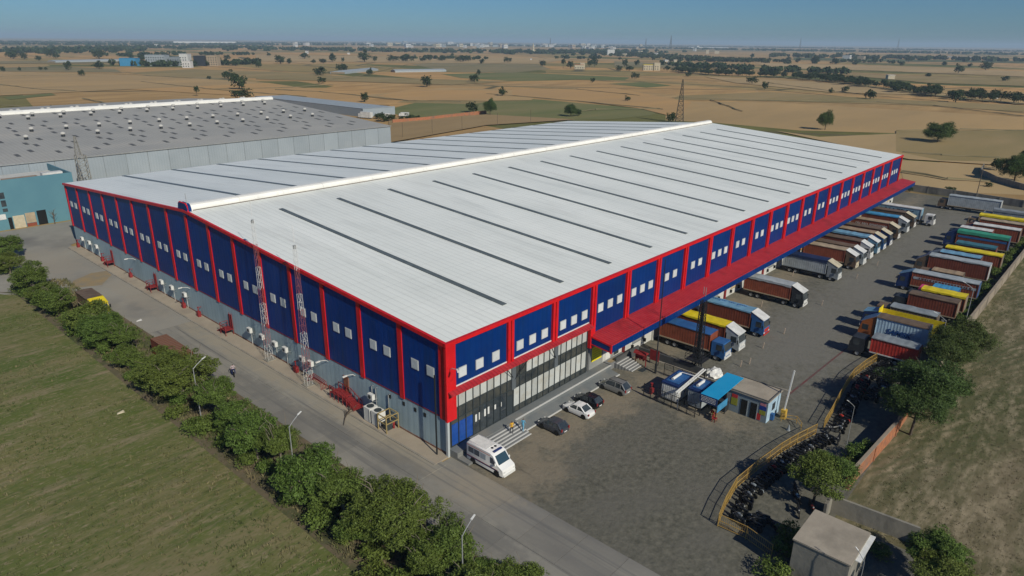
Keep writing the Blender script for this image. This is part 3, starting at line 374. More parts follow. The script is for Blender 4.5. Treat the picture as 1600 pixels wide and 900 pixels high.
# ---------------------------------------------------------------- warehouse
LX=181.8; WY=123.4; EZ=14.0; RZ=18.3; BZ=4.77
wh=thing('warehouse','huge blue and red panelled warehouse with pale shallow pitched roof','warehouse')
XB=[0]+[10.2+8.45*(i-1) for i in range(1,21)]+[LX]
YB=[WY*i/16 for i in range(17)]
def gz(y): return EZ+(RZ-EZ)*(1-abs(y-WY/2)/(WY/2))
def slope_piece(x0,x1,y0,y1,lift,th,name,m,parent):
    a=gz(y0)+lift; b=gz(y1)+lift
    return MB().hexa([(x0,y0,a-th),(x1,y0,a-th),(x1,y1,b-th),(x0,y1,b-th)],[(x0,y0,a),(x1,y0,a),(x1,y1,b),(x0,y1,b)]).build(name,m,parent)
slope_piece(-.05,LX+.05,-.05,WY/2,.12,.2,'roof',m_roof,wh)
slope_piece(-.05,LX+.05,WY/2,WY+.05,.12,.2,'roof',m_roof,wh)
st=[MB().hexa([(-.42,0,0),(.42,0,0),(.42,50.7,50.7*4.3/61.7),(-.42,50.7,50.7*4.3/61.7)],[(-.36,0,.09),(.36,0,.09),(.36,50.7,.09+50.7*4.3/61.7),(-.36,50.7,.09+50.7*4.3/61.7)]).mesh('roof_strip',m_strip),
    MB().hexa([(-.42,0,0),(.42,0,0),(.42,56,-56*4.3/61.7),(-.42,56,-56*4.3/61.7)],[(-.36,0,.09),(.36,0,.09),(.36,56,.09-56*4.3/61.7),(-.36,56,.09-56*4.3/61.7)]).mesh('roof_strip',m_strip)]
for i in range(15):
    x=12.2+11.3*i
    link('roof_strip',st[0],wh,(x,2.6,gz(2.6)+.12)); link('roof_strip',st[1],wh,(x,67.2,gz(67.2)+.12))
# ridge ventilator
pr=[(-1.2,0),(-1.18,.5),(-.9,.88),(-.4,1.02),(.4,1.02),(.9,.88),(1.18,.5),(1.2,0)]
zr=RZ-.05
x=.7; seg=(LX-1.5)/22
vm=MB().prism([(WY/2+a,zr+b) for a,b in pr],0,0,seg-.03).mesh('ridge_vent',m_vent)
for i in range(22): link('ridge_vent',vm,wh,(x+seg*i,0,.015*(i%2)))
for s_ in (-1,1): B(.8,LX-.8,WY/2+s_*1.22,WY/2+s_*1.42,RZ-.12,RZ+.12).build('vent_shade_strip',mat('brown_vent_shade',(.16,.13,.10),.8) if 'brown_vent_shade' not in bpy.data.materials else bpy.data.materials['brown_vent_shade'],wh)  # brown strips stand in for the shadow line along the foot of the vent
for xx in (.7,LX-.75):
    MB().prism([(WY/2+a*1.06,zr+b*1.06) for a,b in pr],0,xx-.1,xx+.1).build('vent_end_cap',m_vent,wh)
sign=MB().mi(0).prism([(WY/2-1.6,17.6),(WY/2+1.6,17.6),(WY/2+1.7,18.6),(WY/2+1.5,19.2),(WY/2+1.1,19.5),(WY/2-1.1,19.5),(WY/2-1.5,19.2),(WY/2-1.7,18.6)],0,-.28,.45).build('ridge_gable_cap',m_bluey,wh)
MB().tube([(-.15,WY/2+a,b) for a,b in ((1.72,18.3),(1.55,19.25),(1.1,19.56),(-1.1,19.56),(-1.55,19.25),(-1.72,18.3))],.12,6).build('cap_trim',m_red,sign)
MB().tube([(0,WY/2-1.2,19.4),(0,WY/2-1.2,21.2)],.04,5).build('lightning_rod',m_steel,wh)
# gable wall (faces -x)
for i in range(16):
    y0,y1=YB[i]+.02,YB[i+1]-.02
    zt0,zt1=gz(y0)-.12,gz(y1)-.12
    MB().hexa([(-.02,y0,BZ),(.25,y0,BZ),(.25,y1,BZ),(-.02,y1,BZ)],[(-.02,y0,zt0),(.25,y0,zt0),(.25,y1,zt1),(-.02,y1,zt1)]).build('wall_panel',m_bluey,wh)
for i in range(17):
    y=YB[i]; w=.38 if 0<i<16 else .4
    y0,y1=y-w,y+w
    if i==0: y0,y1=-.05,1.05
    if i==16: y0,y1=WY-.8,WY+.05
    MB().hexa([(-.14,y0,BZ-.25),(-.02,y0,BZ-.25),(-.02,y1,BZ-.25),(-.14,y1,BZ-.25)],[(-.14,y0,gz(y0)-.1),(-.02,y0,gz(y0)-.1),(-.02,y1,gz(y1)-.1),(-.14,y1,gz(y1)-.1)]).build('pilaster',m_red,wh)
for y0,y1 in ((-.1,WY/2),(WY/2,WY+.1)):
    MB().hexa([(-.36,y0,gz(y0)-.28),(.02,y0,gz(y0)-.28),(.02,y1,gz(y1)-.28),(-.36,y1,gz(y1)-.28)],[(-.36,y0,gz(y0)+.16),(.02,y0,gz(y0)+.16),(.02,y1,gz(y1)+.16),(-.36,y1,gz(y1)+.16)]).build('gable_trim',m_red,wh)
B(.0,.3,.05,WY-.05,0,BZ).build('base_wall',m_greywall,wh)
B(-.05,.0,1.05,WY-.8,BZ-.14,BZ-.02).build('drip_trim',m_redp,wh)
B(-.06,.0,0,WY,.1,.34).build('skirting_band',mat('brown_red_band',(.16,.055,.04),.8,c2=(.22,.15,.11),scale=.8),wh)
wf=B(-.62,.62,-.04,.04,-.62,.62).mesh('window_frame',mat('window_frame_grey',(.42,.44,.43),.5)); wp=B(-.54,.54,-.06,.06,-.54,.54).mesh('pane',m_pane)
def window(x,y,z,rz):
    o=link('window',wf,wh,(x,y,z),rz); link('pane',wp,o)
for i in range(16):
    c=(YB[i]+YB[i+1])/2
    for dy in (-1.35,1.3): window(-.07,c+dy,9.85,math.pi/2)
# long wall (faces -y)
NWIN=[3,3,3,3,3,2,2,3,2,2,3,3,2,2,3,3,3,3,3,3,3]
for i in range(21):
    x0,x1=XB[i]+.02,XB[i+1]-.02; zb=8.0 if i<3 else 6.3
    B(x0,x1,-.02,.25,zb,EZ-.1).build('wall_panel',m_blue,wh)
    c=(x0+x1)/2; n=NWIN[i]; sp=2.35 if n==3 else 2.5
    if i==0: sp=2.7
    for k in range(n): window(c+(k-(n-1)/2)*sp,-.07,9.85,0)
for i in range(22):
    x=XB[i]
    for s_ in ((-1,1) if 0<i<21 else ((1,) if i==0 else (-1,))):
        a=x+.10*s_; b=x+(.52 if i else 1.15)*s_
        B(a,b,-.34,-.02,(7.9 if i<3 else 6.2) if i else 4.5,EZ-.02).build('pilaster',m_red,wh)
    B(x-.1 if i else -.3,x+.1,-.2 if i else -.34,-.02,(7.9 if i<3 else 6.2) if i else 4.5,EZ-.03).build('downpipe',m_redp if i else m_red,wh)
B(-.36,LX+.2,-.42,-.02,EZ-.3,EZ+.14).build('eave_trim',m_red,wh)
B(-.3,.0,-.34,-.02,0,4.5).build('corner_post',mat('pale_corner',(.42,.45,.46),.6),wh)
B(LX-.25,LX,0,WY,0,EZ-.1).build('far_end_wall',m_bluey,wh)
B(0,LX,WY-.25,WY,0,EZ-.1).build('rear_wall',m_blue,wh)
# lower long wall behind the docks
B(27,LX,.0,.25,0,6.3).build('dock_wall',m_whitewall,wh)
dm=[mat('dock_door_orange',(.52,.26,.07),.6),mat('dock_door_cream',(.50,.40,.25),.6),mat('dock_door_grey',(.25,.26,.26),.6)]
for i in range(4,21):
    c=(XB[i]+XB[i+1])/2
    d=B(c-1.6,c+1.6,-.06,.0,1.1,4.3).build('dock_door',dm[(i*5)%3],wh)
    for k in range(5): B(c-1.55,c+1.55,-.08,-.06,1.2+k*.62,1.24+k*.62).build('door_rib',m_mull,d)
    for s_ in (-1,1): B(c+s_*1.75-.15,c+s_*1.75+.15,-.35,.0,.6,1.15).build('dock_bumper',m_black,wh)
    B(XB[i]-.22,XB[i]+.22,-.3,-.0,0,6.2).build('dock_column',m_whitewall if i%2 else m_redp,wh)
# loading canopy
cx0,cx1=26.6,187.2
cn=MB().prism([(0,6.5),(0,6.3),(-3.62,5.8),(-3.62,6.02)],0,cx0,cx1).build('canopy',m_redroof,wh)
B(cx0,cx1,-3.80,-3.62,4.85,5.93).build('canopy_fascia',m_blue,cn)
MB().prism([(0,6.28),(0,5.35),(-3.6,5.05),(-3.6,5.8)],0,cx0-.06,cx0+.05).build('canopy_fascia',m_blue,cn)
B(cx0,cx1,-3.84,-3.6,5.93,6.1).build('canopy_edge',m_redroof,cn); B(cx0-.12,cx0+.06,-3.88,-3.62,4.8,6.12).build('canopy_edge',m_red,cn)
MB().prism([(0,6.52),(0,6.3),(-3.62,5.84),(-3.62,6.08)],0,cx0-.12,cx0).build('canopy_edge',m_red,cn)
MB().prism([(0,5.35),(0,5.2),(-3.6,4.92),(-3.6,5.05)],0,cx0-.1,cx0+.05).build('canopy_edge',m_red,cn)
for i in range(3,21): MB().bar((XB[i],-.05,6.1),(XB[i],-3.55,5.6),.12,.25).build('canopy_beam',m_darksteel,cn)
B(cx0-.25,cx0+.35,-.5,-.02,4.6,7.9).build('pilaster',m_red,wh)
# glazed office front
m_spand=mat('spandrel_glass',(.028,.035,.04),.2,c2=(.07,.072,.062),scale=.7,spec=.6)
B(.1,26.6,.02,.25,0,8).build('office_wall',mat('office_backing',(.06,.065,.065),.7),wh)
N=22; x0=.5; dx=(26.1-.5)/N
def pane(i,z0,z1,m,name='pane',inset=.06):
    return B(x0+i*dx+inset,x0+(i+1)*dx-inset,-.03,.02,z0,z1).build(name,m,wh)
for i in range(N):
    pane(i,5.72,7.75,m_blind if i not in (9,10) else m_spand)
    pane(i,4.32,5.66,m_spand)
    if i>=9:
        pane(i,1.75,4.26,m_blind); pane(i,.95,1.70,m_spand)
    elif i<3:
        pane(i,1.0,3.7,m_blueglass,'blue_panel'); pane(i,3.75,4.26,m_spand)
    elif i==8:
        pane(i,.95,3.6,m_mull,'open_door'); pane(i,3.65,4.26,m_spand)
    else: pane(i,.95,4.26,m_glass)
for i in range(N+1):
    B(x0+i*dx-.05,x0+i*dx+.05,-.12,.02,.9,7.78).build('mullion',m_mull,wh)
for z in (.9,1.7,4.29,5.68,7.75):
    if z!=1.7: B(.45,26.15,-.1,.018,z-.045,z+.045).build('transom',m_mull,wh)
    else: B(x0+9*dx,26.15,-.1,.018,z-.045,z+.045).build('transom',m_mull,wh)
B(10.9-.35,10.9+.35,-.22,.0,4.3,7.7).build('grey_column',mat('grey_column',(.10,.115,.125),.6),wh)
B(19.2-.35,19.2+.35,-.22,.0,4.3,7.7).build('grey_column',bpy.data.materials['grey_column'],wh)
for i,(x,z) in enumerate(((4.35,2.5),(4.95,2.55),(5.85,2.6),(6.45,2.65),(7.6,2.8),(8.6,2.7))):
    B(x,x+.28,-.045,-.03,z,z+(.95 if i<4 else .6)).build('poster',m_white,wh)
for xa,xb in ((11.0,12.9),(10.8,9.0),(19.2,17.4)): MB().bar((xa,-.16,5.5 if xa!=10.8 else 5.9),(xb,-.8,7.9),.08).build('canopy_strut',m_darksteel,wh)
ec=MB().prism([(0,8.36),(0,8.22),(-.9,7.96),(-.9,8.08)],0,-.1,26.35).build('entrance_canopy',m_redroof,wh)
B(-.14,26.35,-.12,-.02,8.34,8.46).build('canopy_flashing',m_white,ec)
B(-.14,26.35,-.97,-.9,7.86,8.1).build('canopy_edge',m_redroof,ec)
# blank end bay with yellow poster
B(27.0,30.3,-.04,.0,.9,5.0).build('wall_panel',mat('grey_render',(.27,.275,.26),.8,c2=(.22,.225,.215),scale=.6),wh)
ps=B(27.5,29.9,-.09,-.04,1.95,4.15).build('poster_board',mat('yellow_poster',(.72,.62,.02),.6,c2=(.66,.55,.02),scale=1.5),wh)
m_ink=mat('faint_poster_ink',(.40,.31,.03),.7)
rr=random.Random(3)
for k in range(5):
    mb=MB(); x=27.75
    while x<29.5:
        w=rr.uniform(.06,.16); mb.box(x,x+w,-.1,-.09,3.75-k*.36,3.75-k*.36+rr.uniform(.05,.16)); x+=w+rr.uniform(.04,.1)
    mb.build('lettering',m_ink,ps)
for x in (31.0,33.2): B(x,x+1.2,-.06,0,1.1,4.2).build('door',m_white if x<32 else m_mull,wh)
B(32.4,33.0,-.09,0,1.0,4.6).build('door_surround',m_steel,wh)
# entrance platform and steps
pf=thing('entrance_platform','grey stone platform along the glazed office front with white nosing','platform')
B(.1,30.4,-1.45,-.02,0,.9).build('plinth',m_plat,pf); B(9.9,30.4,-1.55,-1.3,.9,.95).build('nosing',m_stepn,pf)
MB().prism([(-1.45,0),(-1.45,.42),(-3.05,.16),(-3.05,0)],0,9.95,30.2).build('ramp_strip',m_plat,pf); B(9.95,30.2,-3.2,-3.05,0,.17).build('kerb',m_stepn,pf)
B(.1,3.6,-3.2,-1.45,0,.3).build('low_landing',m_plat,pf)
es=thing('entrance_steps','wide grey entrance steps with white nosings beside the ambulance','steps')
for k in range(6):
    yb=-1.45-(k+1)*.43; z=.9-(k+1)*.13
    t=B(3.7,9.85,yb,-1.46 if k==0 else yb+.43,0,z).build('step',m_stepc,es); B(3.7,9.85,yb-.03,yb+.12,z-.06,z+.015).build('nosing',m_stepn,t)
ss=thing('side_steps','grey flight of steps between the yellow poster and the fire point','steps',(31.9,-.2,0))
B(-1.4,3.2,-1.1,.1,0,1.0).build('landing',m_stepc,ss); B(-1,.9,-.9,-.2,1.0,1.03).build('doormat',m_sand,ss)
for k in range(6):
    t=B(-.4+k*.12,2.9,-1.1-(k+1)*.44,-1.1-k*.44,0,1.0-(k+1)*.14).build('step',m_stepc,ss); B(-.4+k*.12,2.9,-1.12-(k+1)*.44,-1.0-(k+1)*.44,.95-(k+1)*.14,1.015-(k+1)*.14).build('nosing',m_stepn,t)
B(1.2,2.4,-4.9,-4.1,.062,.09).build('drain_cover',m_mull,ss)
# ---------------------------------------------------------------- along the gable wall
m_acw=mat('ac_white',(.60,.60,.57),.5)
def make_ac():
    t=thing('air_conditioner','','air conditioner')
    MB().box(-.85,-.42,-.48,.48,0,.72).build('casing',m_acw,t)
    MB().lathe([(0,0),(.27,0),(.27,.03),(0,.03)],(-.88,.05,.36),14,0).build('fan_grille',m_mull,t)
    for s in (-.35,.35): MB().bar((-.85,s,-.03),(0,s,-.03),.05).bar((-.8,s,-.03),(0,s,-.5),.04).build('bracket',m_steel,t)
    MB().tube([(-.5,.45,.1),(-.25,.62,.1),(-.08,.66,-.2),(-.08,.66,-2.4)],.035,5).build('pipe',m_white,t)
    return t
ac0=make_ac()
ACS=[(116.6,'first in the trio at the far end of the gable wall'),(112.2,'middle one of the trio at the far end of the gable wall'),(107.9,'last in the trio at the far end of the gable wall, above a red pipe stand'),
(75.2,'farther of the three mounted by the second red ladder cage'),(70.9,'middle one beyond the second red ladder cage'),(65.7,'one beside the wall lamp past the second red ladder cage'),
(43.3,'first one on the camera side of the third red ladder cage'),(39.7,'one just beyond the farther striped mast'),(36.0,'one directly behind the farther striped mast'),(33.2,'first one on the camera side of the farther striped mast'),(28.8,'one just beyond the nearer striped mast'),(26.7,'one directly behind the nearer striped mast'),(13.2,'single one above the pair of condensers')]
for i,(y,l) in enumerate(ACS):
    a=ac0 if i==0 else copy_tree(ac0); a.location=(0,y,2.55); tag(a,'white air conditioner, '+l.replace(', above a red pipe stand',''),group='air conditioners on the gable wall')
# condenser pair in a frame
for i,(y,l) in enumerate(((12.6,'left'),(11.1,'right'))):
    t=thing('condenser_unit','large white fan condenser, the one '+('nearer the corner post of the building' if i else 'nearer the red stairs'),'condenser',(-1.25,y,.15),group='condensers by the gable wall')
    B(-.62,.62,-.62,.62,.05,1.9).build('casing',m_acw,t)
    MB().lathe([(.0,1.9),(.46,1.9),(.46,1.97),(.38,1.97),(.36,1.92),(0,1.92)],(0,0,0),18).build('fan_ring',m_mull,t)
    for s in (-.5,.5): B(-.66,.66,s-.04,s+.04,.2,1.8).build('side_rib',m_steel,t)
t=thing('steel_frame','brown steel pipe frame with red valves beside the condensers','frame',(-1.1,9.4,.15))
for x in (-.9,.9):
    for y in (-.8,.8): B(x-.06,x+.06,y-.06,y+.06,0,2.1).build('post',mat('frame_brown',(.30,.23,.10),.7) if 'frame_brown' not in bpy.data.materials else bpy.data.materials['frame_brown'],t)
for z in (1.2,2.1):
    for a,b in (((-.9,-.8),(.9,-.8)),((.9,-.8),(.9,.8)),((.9,.8),(-.9,.8)),((-.9,.8),(-.9,-.8))): MB().bar((*a,z),(*b,z),.1).build('rail',bpy.data.materials['frame_brown'],t)
B(-.5,.3,-.4,.4,0,1.0).build('pump_box',m_mull,t)
MB().lathe([(0,0),(.13,0),(.13,.7),(.18,.72),(.1,.9),(0,.9)],(.5,-.4,0),10).build('valve',m_redp,t); MB().lathe([(0,0),(.13,0),(.13,.6),(.18,.62),(.1,.8),(0,.8)],(.3,.5,0),10).build('valve',m_redp,t)
for y in (10.4,12.9,13.7): 
    tag(MB().tube([(-.12,y,.15),(-.12,y,4.0),(-.12,y-.3,4.15)],.06,6).build('wall_duct',m_steel),'pale vertical duct on the lower gable wall '+{10.4:'right of the condenser pair',12.9:'directly behind the condenser pair',13.7:'farthest behind the condenser pair'}[y],'duct','ducts behind the condensers')
for i,y in enumerate((10.2,7.6,5.5,3.8)): B(-.04,.01,y-.2,y+.2,3.55,4.05).build('wall_vent',m_black,wh)
# red fire ladders with cages on platforms, standpipes
def ladder(y,lbl):
    t=thing('escape_stair',lbl,'stair',(0,y,.15),group='red steel stairs on the gable wall')
    B(-1.5,-.1,-.9,.9,.85,.93).build('platform',m_redp,t)
    for x,yy in ((-1.45,-.85),(-1.45,.85),(-.2,-.85),(-.2,.85)): B(x-.04,x+.04,yy-.04,yy+.04,0,1.9).build('post',m_redp,t)
    for z in (1.4,1.88): MB().bar((-1.45,-.85,z),(-1.45,.85,z),.05).bar((-1.45,.85,z),(-.2,.85,z),.05).build('rail',m_redp,t)
    for k in range(5): B(-1.4,-.4,1.0+k*.28,1.3+k*.28,.68-k*.16,.72-k*.16).build('tread',m_redp,t)
    B(-.12,-.02,-.55,.45,.95,3.1).build('door',m_redp,t)
    for s in (-.35,.35): MB().bar((-.25,s-.6,.9),(-.25,s-.6,3.6),.06).build('ladder_rail',m_redp,t)
    for k in range(8): MB().bar((-.25,-.95,1.2+k*.3),(-.25,-.25,1.2+k*.3),.04).build('rung',m_redp,t)
for y,l in ((101.0,'red steel escape stair nearest the far end of the gable wall'),(79.5,'red steel escape stair half way along the gable wall'),(50.6,'red steel escape stair just beyond the third cluster of air conditioners')): ladder(y,l)
for i,(y,l) in enumerate(((105.6,'beside the far trio of air conditioners'),(90.5,'between the first and second escape stair'),(66.8,'below the lamp half way along the wall'),(61.0,'nearest to the third escape stair'),(30.8,'between the two striped masts'),(120.5,'at the far corner of the gable wall'))):
    t=thing('standpipe','red fire standpipe '+l,'standpipe',(-.6,y,.15),group='red fire standpipes on the gable wall')
    MB().tube([(0,0,0),(0,0,1.6),(.5,0,1.6)],.09,8).build('pipe',m_redp,t); B(-.25,.25,-.35,.35,0,.9).build('hose_box',m_redp,t); MB().lathe([(.16,0),(.16,.1),(0,.12)],(0,0,1.62),8).build('valve_wheel',m_redp,t)
t=thing('red_stair','long red steel stair with handrails below the brown gable door','stair',(0,19.3,.15))
B(-.1,-.02,-.55,.55,1.0,3.2).build('door',mat('brown_door',(.23,.07,.04),.6,c2=(.30,.14,.08),scale=3),t)
B(-1.6,-.1,-1.2,1.6,.92,1.0).build('platform',m_redp,t)
for k in range(7): B(-1.6,-.3,-1.2-.3*(k+1)-.25,-1.2-.3*k,.80-.12*k,.84-.12*k).build('tread',m_redp,t)
for x in (-1.6,-.25):
    MB().bar((x,1.6,1.9),(x,-1.2,1.9),.07).bar((x,-1.2,1.9),(x,-3.5,.95),.07).build('handrail',m_redp,t)
    for y in (1.6,.7,-.2,-1.2,-2.0,-2.8,-3.5): B(x-.03,x+.03,y-.03,y+.03,0,1.9 if y>-1.3 else 1.9+(y+1.2)*.41).build('baluster',m_redp,t)
t=thing('red_stair','bent red steel pipework and railing beyond the brown gable door','railing',(0,25.2,.15))
for k in range(5): MB().tube([(-.3-.22*k,-1.6,0),(-.3-.22*k,-1.4,.9),(-.3-.22*k,1.6,1.1),(-.3-.22*k,1.8,0)],.045,5).build('pipe',m_redp,t)
MB().tube([(-.2,-2,.25),(-.2,-9.5,.25)],.09,8).build('pipe',m_redp,t)
# wall lamps
def lampmesh():
    t=thing('wall_lamp','','lamp'); MB().tube([(0,0,0),(-.4,-.1,.35),(-1.5,-.35,.7)],.045,6).build('arm',m_white,t); B(-2.1,-1.45,-.5,-.3,.62,.76).build('lamp_head',m_white,t); return t
l0=lampmesh()
for i,(y,l) in enumerate(((88,'between the first and second escape stair'),(64.5,'above the air conditioners past the second escape stair'),(23.3,'between the nearer striped mast and the brown door'),(17.3,'just right of the brown door'))):
    a=l0 if i==0 else copy_tree(l0); a.location=(0,y,4.1); tag(a,'white bracket lamp on the gable wall '+l,group='bracket lamps on the gable wall')
a=copy_tree(l0); a.location=(.3,-.34,10.9); a.rotation_euler=(0,0,R(60)); tag(a,'small white bracket lamp high on the red corner pilaster')
tag(B(-.9,-.76,.9,1.04,.15,10.2).build('corner_pole',m_darksteel),'dark thin pole standing in front of the near building corner','pole')
# lattice masts
m_mr=mat('mast_red',(.33,.10,.10),.5); m_mw=mat('mast_white',(.62,.62,.60),.5)
def lattice(name,h,w0,w1,bands,mats,seg,bw=.05,cross=True,n=4):
    """list of (name, mesh) pieces of a tapered square lattice mast"""
    out=[]; k=int(h/seg)
    for bi in range(bands):
        mb=MB(); a=int(k*bi/bands); b=int(k*(bi+1)/bands)
        for i in range(a,b):
            z0,z1=i*seg,(i+1)*seg
            def c(z,j):
                w=(w0+(w1-w0)*z/h)/2; t=2*math.pi*j/n+math.pi/4; q=1.4142 if n==4 else 1.2
                return (w*q*math.cos(t),w*q*math.sin(t),z)
            for j in range(n):
                mb.bar(c(z0,j),c(z1,j),bw); mb.bar(c(z1,j),c(z1,(j+1)%n),bw*.7)
                mb.bar(c(z0,j),c(z1,(j+1)%n),bw*.6)
                if cross: mb.bar(c(z0,(j+1)%n),c(z1,j),bw*.6)
        out.append(mb.mesh('lattice_section',mats[bi%len(mats)]))
    return out
for x,y,l,hh in ((-1.1,37.2,'red and white lattice mast, farther from the building corner',21.5),(-1.5,26.2,'red and white lattice mast, nearer to the building corner',20.2)):
    t=thing('lattice_mast',l,'mast',(x,y,.15),group='striped lattice masts by the gable wall')
    for me in lattice('m',hh,.80,.32,7,[m_mw,m_mr],1.1,.030,cross=False): link('lattice_section',me,t)
    MB().tube([(0,0,hh),(0,0,hh+2.2)],.03,5).build('antenna_rod',m_white,t)
    B(-.15,.15,-.1,.1,hh-.9,hh-.4).build('antenna_box',m_steel,t); B(-.7,.7,-.7,.7,-.1,.12).build('footing',m_cem,t)
# street lamps on the verge
def street_lamp(h,arm):
    t=thing('street_lamp','','street lamp'); MB().tube([(0,0,0),(0,0,h)],[.075,.045],8).build('pole',m_steel,t)
    MB().tube([(0,0,h-.1),(arm*.35,0,h+.25),(arm,0,h+.75)],.04,6).build('arm',m_steel,t)
    MB().hexa([(arm-.1,-.09,h+.70),(arm+.4,-.07,h+.86),(arm+.4,.07,h+.86),(arm-.1,.09,h+.70)],[(arm-.1,-.09,h+.76),(arm+.4,-.07,h+.92),(arm+.4,.07,h+.92),(arm-.1,.09,h+.76)]).build('lamp_head',m_white,t)
    return t
sl0=street_lamp(7,1.35)
for i,(x,y,rz,l) in enumerate(((-14.0,-16.9,.15,'grey street lamp at the bottom of the hedge row'),(-14.6,8.0,.2,'grey street lamp rising from the hedge opposite the condensers'),(-15.4,28.2,.1,'grey street lamp at the edge of the biggest hedge tree'),(32.6,-33.0,2.2,'grey lamp pole in the middle of the motorcycle park'),(6.8,-41.5,1.2,'thin lamp pole at the corner of the concrete hut'),(65.3,-35.5,1.6,'lamp pole beside the red container truck'),(84.0,-35.8,1.6,'lamp pole among the shrubs behind the parked trucks'))):
    a=sl0 if i==0 else copy_tree(sl0); a.location=(x,y,.05); a.rotation_euler=(0,0,rz); tag(a,l,group='street lamps')
    if i in (3,4): a.scale=(.55,.55,.8)
# ---------------------------------------------------------------- trucks
wheel_me={}
def wheel(r,w,parent,loc,m_rim=None):
    k=(round(r,2),round(w,2))
    if k not in wheel_me:
        mb=MB().mi(0).lathe([(r*.55,-w/2),(r*.92,-w/2),(r,-w*.35),(r,w*.35),(r*.92,w/2),(r*.55,w/2)],(0,0,0),18,0)
        mb.mi(1).lathe([(0,-w*.4),(r*.2,-w*.42),(r*.3,-w*.3),(r*.56,-w*.45)],(0,0,0),14,0).lathe([(0,w*.4),(r*.2,w*.42),(r*.3,w*.3),(r*.56,w*.45)],(0,0,0),14,0)
        wheel_me[k]=mb.mesh('wheel',[m_tyre,m_steel],True)
    return link('wheel',wheel_me[k],parent,loc)
def paint(name,c,c2=None,rough=.5,**k):
    return bpy.data.materials.get(name) or mat(name,c,rough,c2=c2 or tuple(v*.75 for v in c),scale=.9,**k)
PC=dict(rust=(.25,.066,.034),rust2=(.185,.048,.027),red=(.42,.04,.028),blue=(.030,.115,.30),lblue=(.16,.33,.47),dblue=(.012,.035,.13),white=(.62,.62,.60),grey=(.24,.27,.29),lgrey=(.36,.40,.42),tan=(.34,.25,.16),yellow=(.72,.57,.02),green=(.05,.30,.19),brown=(.15,.105,.07),dark=(.03,.034,.04),orange=(.36,.11,.03),cream=(.52,.46,.33),skyb=(.06,.27,.48),navy=(.015,.03,.085),teal=(.05,.16,.2),pink=(.55,.06,.18),ltan=(.40,.32,.22),maersk=(.20,.33,.42),pblue=(.42,.58,.70))
def P_(k):
    return paint('paint_'+k,PC[k],rough=.55)
def corrugated(mb,x,y0,y1,z0,z1,sgn,depth=.016,pitch=.42):
    n=max(4,int((y1-y0)/pitch)); d=(y1-y0)/n; vs=[]; 
    for i in range(n):
        a=y0+i*d
        for yy,xx in ((a,0),(a+d*.3,0),(a+d*.45,-depth),(a+d*.85,-depth)): vs.append((x+sgn*xx,yy))
    vs.append((x,y1)); m_=len(vs)
    mb.add([(p[0],p[1],z0) for p in vs]+[(p[0],p[1],z1) for p in vs],[((i,i+1,m_+i+1,m_+i) if sgn>0 else (i,m_+i,m_+i+1,i+1)) for i in range(m_-1)])
